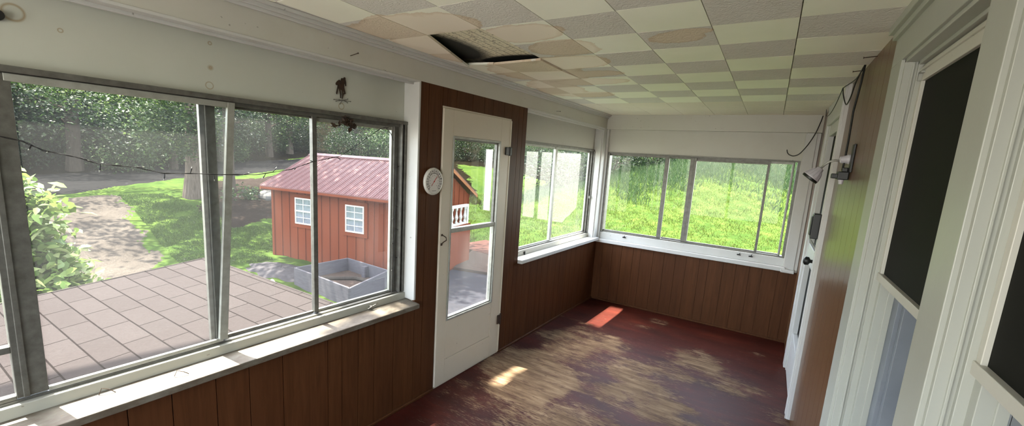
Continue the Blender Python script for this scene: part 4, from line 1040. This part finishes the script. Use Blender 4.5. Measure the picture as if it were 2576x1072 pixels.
tr2 = empty('roadside_tree', (-21.4, 10.0, tz_), 'second, slimmer trunk just behind the thick verge tree', 'tree')
mb = MB(); trunk(mb, (-21.4, 10.0, tz_), 8, .22, (.2, .1)); obj('trunk', mb, M['bark_dark'], tr2)
foliage('crown', clumps(30, 60, (-21.4, 10.2, 6.6), (2.8, 2.8, 1.8), .4), .24, M['leaf_woods'], tr2)

# woods beyond the road: three kinds, copied
protos = []
for kd, (mt, cr, lo) in enumerate((('leaf_dark', 2.6, .5), ('leaf_woods', 2.8, .8), ('leaf_dark', 3.2, .3))):
    e = empty('woodland_tree', (0, 0, 0), cat='tree')
    mb = MB(); trunk(mb, (0, 0, 0), 11, (.35, .22, .28)[kd], (random.uniform(-.6, .6), random.uniform(-.6, .6)), 9)
    for i in range(6):
        a = i*1.1+kd; mb.tube([(0, 0, 2.2+i*.8), (1.4*math.cos(a), 1.4*math.sin(a), 2.6+i*.9), (2.6*math.cos(a), 2.6*math.sin(a), 2.7+i)], [.07, .04, .012], 5)
    obj('trunk', mb, M['bark_dark'] if kd else M['bark'], e)
    P = np.concatenate([clumps(64, 62, (0, 0, 4.4+lo), (cr, cr, 3.6), .40), clumps(26, 70, (0, 0, 1.9+lo), (cr, cr, 1.5), .36)])
    foliage('crown', P, .19, M[mt], e)
    protos.append(e)
ub = []
for kd, mt in enumerate(('leaf_dark', 'leaf_bush')):
    e = empty('undergrowth_bush', (0, 0, 0), cat='bush')
    foliage('leaves', clumps(36, 74, (0, 0, .8), (1.5, 1.5, .85), .26), .13, M[mt], e); ub.append(e)
    mb = MB()
    for i in range(6): a = i*1.05; mb.tube([(0, 0, -.1), (.7*math.cos(a), .7*math.sin(a), 1.0)], [.03, .01], 5)
    obj('stems', mb, M['bark_dark'], e)
random.seed(11)
spots = []
for (u, yy) in [(31, 1.5), (33, 4), (30.5, 6.8), (34, 8.5), (32.5, 11.5), (36, 12), (35, 15.5), (38, 17), (38.5, 20.5), (40, 24), (42, 28), (38, 31), (34, 34), (30, 36), (26, 38), (22.5, 40),
                (36.5, 0), (38, 5), (40, 9), (42, 14), (44, 20), (46, 26), (33, 40), (27, 43), (20, 45), (36, -3), (44, 2), (45, 12), (50, 18), (38, 36), (16, 43), (13, 46)]:
    spots.append((-u+random.uniform(-.7, .7), yy+random.uniform(-.7, .7)))
WL = 'leafy tree in the dark woods beyond the road'
used = set()
for i, (x, y) in enumerate(spots):
    k = random.choice((0, 1, 2, 2, 0)) if i not in (1, 3) else 0
    o = protos[k] if k not in used else copy_tree(protos[k]); used.add(k)
    o.location = (x, y, T(x, y)-.1); o.rotation_euler = (0, 0, random.uniform(0, 6.28)); sc = random.uniform(.85, 1.2); o.scale = (sc, sc, sc)
    tag(o, WL, 'tree', 'woodland trees beyond the road')
used = set()
bs = [(-30.5-.55*max(0, y-8)-random.uniform(0, 2.5), y) for y in np.arange(-1, 27, 1.25)] + [(-37+i*1.9+random.uniform(-.6, .6), 27+i*1.1+random.uniform(-.6, .6)) for i in range(13)]
for i, (x, y) in enumerate(bs):
    k = 1 if (8 < y < 13 or random.random() < .25) else 0
    o = ub[k] if k not in used else copy_tree(ub[k]); used.add(k)
    o.location = (x, y, T(x, y)-.1); o.rotation_euler = (0, 0, random.uniform(0, 6.28)); sc = random.uniform(.9, 1.5); o.scale = (sc, sc, sc*random.uniform(.9, 1.3))
    tag(o, 'bush in the undergrowth at the edge of the woods', 'bush', 'undergrowth bushes along the road')
# shrubs on the hill beyond the far window and behind the lawn
for (x, y, s, lab) in ((-13.0, 29.0, 1.9, 'dark green shrub at the top left of the hill, leftmost of three'), (-10.2, 31.0, 1.7, 'dark green shrub on the hill, middle of three'), (-7.6, 32.5, 1.3, 'dark green shrub on the hill, rightmost of three')):
    o = copy_tree(ub[0]); o.name = 'hill_shrub'; o.location = (x, y, T(x, y)-.1); o.scale = (s, s, s*.9); o.rotation_euler = (0, 0, x)
    if 'group' in o: del o['group']
    tag(o, lab, 'shrub')
# fern-like plant and stones on the mulch bank
fp = empty('fern_plant', (-18.4, 9.1, T(-18.4, 9.1)), 'low green leafy plant on the brown mulch bank left of the shed', 'plant')
foliage('leaves', clumps(9, 30, (-18.4, 9.1, T(-18.4, 9.1)+.25), (.55, .7, .28), .13), .17, M['leaf_bush'], fp)
def rock(x, y, r, label):
    mb = MB(); zz_ = T(x, y)+r*.3; random.seed(int(r*100)); ph = [random.uniform(0, 6) for _ in range(4)]
    NU, NVv = 16, 9; g = []
    for a in range(NVv+1):
        row = []
        for b in range(NU):
            t = math.pi*a/NVv; p = 2*math.pi*b/NU; q = r*(1+.14*math.sin(2*p+ph[0])*math.sin(t*2+ph[1])+.08*math.sin(5*p+ph[2])*math.sin(t))
            row.append((x+q*1.2*math.sin(t)*math.cos(p), y+q*math.sin(t)*math.sin(p), zz_+q*.75*math.cos(t)))
        g.append(row)
    for a in range(NVv):
        for b in range(NU): mb.poly([g[a][b], g[a][(b+1) % NU], g[a+1][(b+1) % NU], g[a+1][b]])
    obj('boulder', mb, M['stone'], label=label, cat='boulder', smooth=True)
rock(-18.4, 10.15, .34, 'larger pale boulder on the mulch bank left of the shed')
rock(-17.2, 9.95, .20, 'smaller pale boulder beside the shed corner')

rng = np.random.default_rng(21)
# unseen tree, added so its bough clumps block sun pane by pane
ov_ = empty('sun_blocking_tree', (-6.5, -3.6, -1.6), 'unseen tree added beside the porch, its bough shaped to block the sun', 'tree')
mb = MB(); trunk(mb, (-6.5, -3.6, -1.6), 8.5, .26); mb.tube([(-6.3, -3.6, 5.6), (-5.2, -1.2, 6.8), (-4.2, 1.2, 7.0), (-3.95, 3.2, 7.0), (-3.9, 4.8, 7.0)], [.14, .11, .08, .05, .02], 8)
obj('trunk', mb, M['bark'], ov_)
P = np.concatenate([clumps(26, 90, (-3.79, 2.2, 7.0), (.05, .42, .03), .034), clumps(14, 80, (-3.9, 1.25, 7.0), (.13, .34, .08), .055), clumps(34, 90, (-3.92, 3.28, 7.0), (.26, .40, .12), .06), clumps(10, 80, (-3.9, 4.66, 7.0), (.24, .14, .10), .055),
                    clumps(9, 90, (-4.05, 1.90, 7.0), (.12, .12, .05), .04), clumps(60, 50, (-6.8, -4.4, 7.2), (2.6, 1.8, 1.4), .35)])
foliage('crown', P, .13, M['leaf_woods'], ov_)

# grass
def blades(name, n, reg, h0, h1, w, mat, label, cond=None):
    xs = rng.uniform(reg[0], reg[1], n*2); ys = rng.uniform(reg[2], reg[3], n*2)
    keep = np.ones(len(xs), bool) if cond is None else cond(xs, ys)
    xs, ys = xs[keep][:n], ys[keep][:n]; n = len(xs); zs = terr(xs, ys)-.02
    a = rng.uniform(0, 2*np.pi, n); h = rng.uniform(h0, h1, n); dx, dy = np.cos(a)*w, np.sin(a)*w; lx, ly = rng.normal(0, .35, n)*h, rng.normal(0, .35, n)*h
    B0 = np.stack([xs-dx, ys-dy, zs], 1); B1 = np.stack([xs+dx, ys+dy, zs], 1); M1 = np.stack([xs+lx*.3+dx*.8, ys+ly*.3+dy*.8, zs+h*.6], 1); Tp = np.stack([xs+lx, ys+ly, zs+h], 1); M0 = np.stack([xs+lx*.3-dx*.8, ys+ly*.3-dy*.8, zs+h*.6], 1)
    V = np.stack([B0, B1, M1, M0, M1, Tp, M0], 1)
    V = np.stack([B0, B1, M1, M0, Tp], 1).reshape(-1, 3); k = np.arange(n)[:, None]*5
    Q = np.concatenate([k+np.array([[0, 1, 2, 3]]), k+np.array([[3, 2, 4, 4]])]) 
    me = bpy.data.meshes.new(name); me.from_pydata(V.tolist(), [], (k+np.array([[0, 1, 2, 4, 3]])).tolist())
    return link(name, me, mat, None, label, 'grass', None, 'stuff', 0, False)
blades('hill_grass', 110000, (-15, 3, 12, 33), .03, .11, .010, M['grass_blade'], 'bright grass covering the hill beyond the far window')
blades('hill_weeds', 60000, (-14, 3.5, 18, 36), .10, .34, .012, M['weed_blade'], 'tall blue-green weeds along the top of the hill', lambda x, y: rng.uniform(0, 1, len(x)) < np.clip((y-20+2.5*np.sin(x*.9)+1.5*np.sin(x*2.3+y))/9, 0, 1)**1.4)
blades('lawn_grass', 45000, (-20.5, -9.5, 4.2, 9), .03, .08, .012, M['lawn_blade'], 'short grass of the lawn between the driveway and the red shed', lambda x, y: (y > 4.75+.13*np.maximum(0, -x-13)) & ((x < -12.7) | (y < 6.7)) & ~((x > -12) & (x < -9.2) & (y > 5.3)) & ~((x < -15.3) & (y > 7.1)))
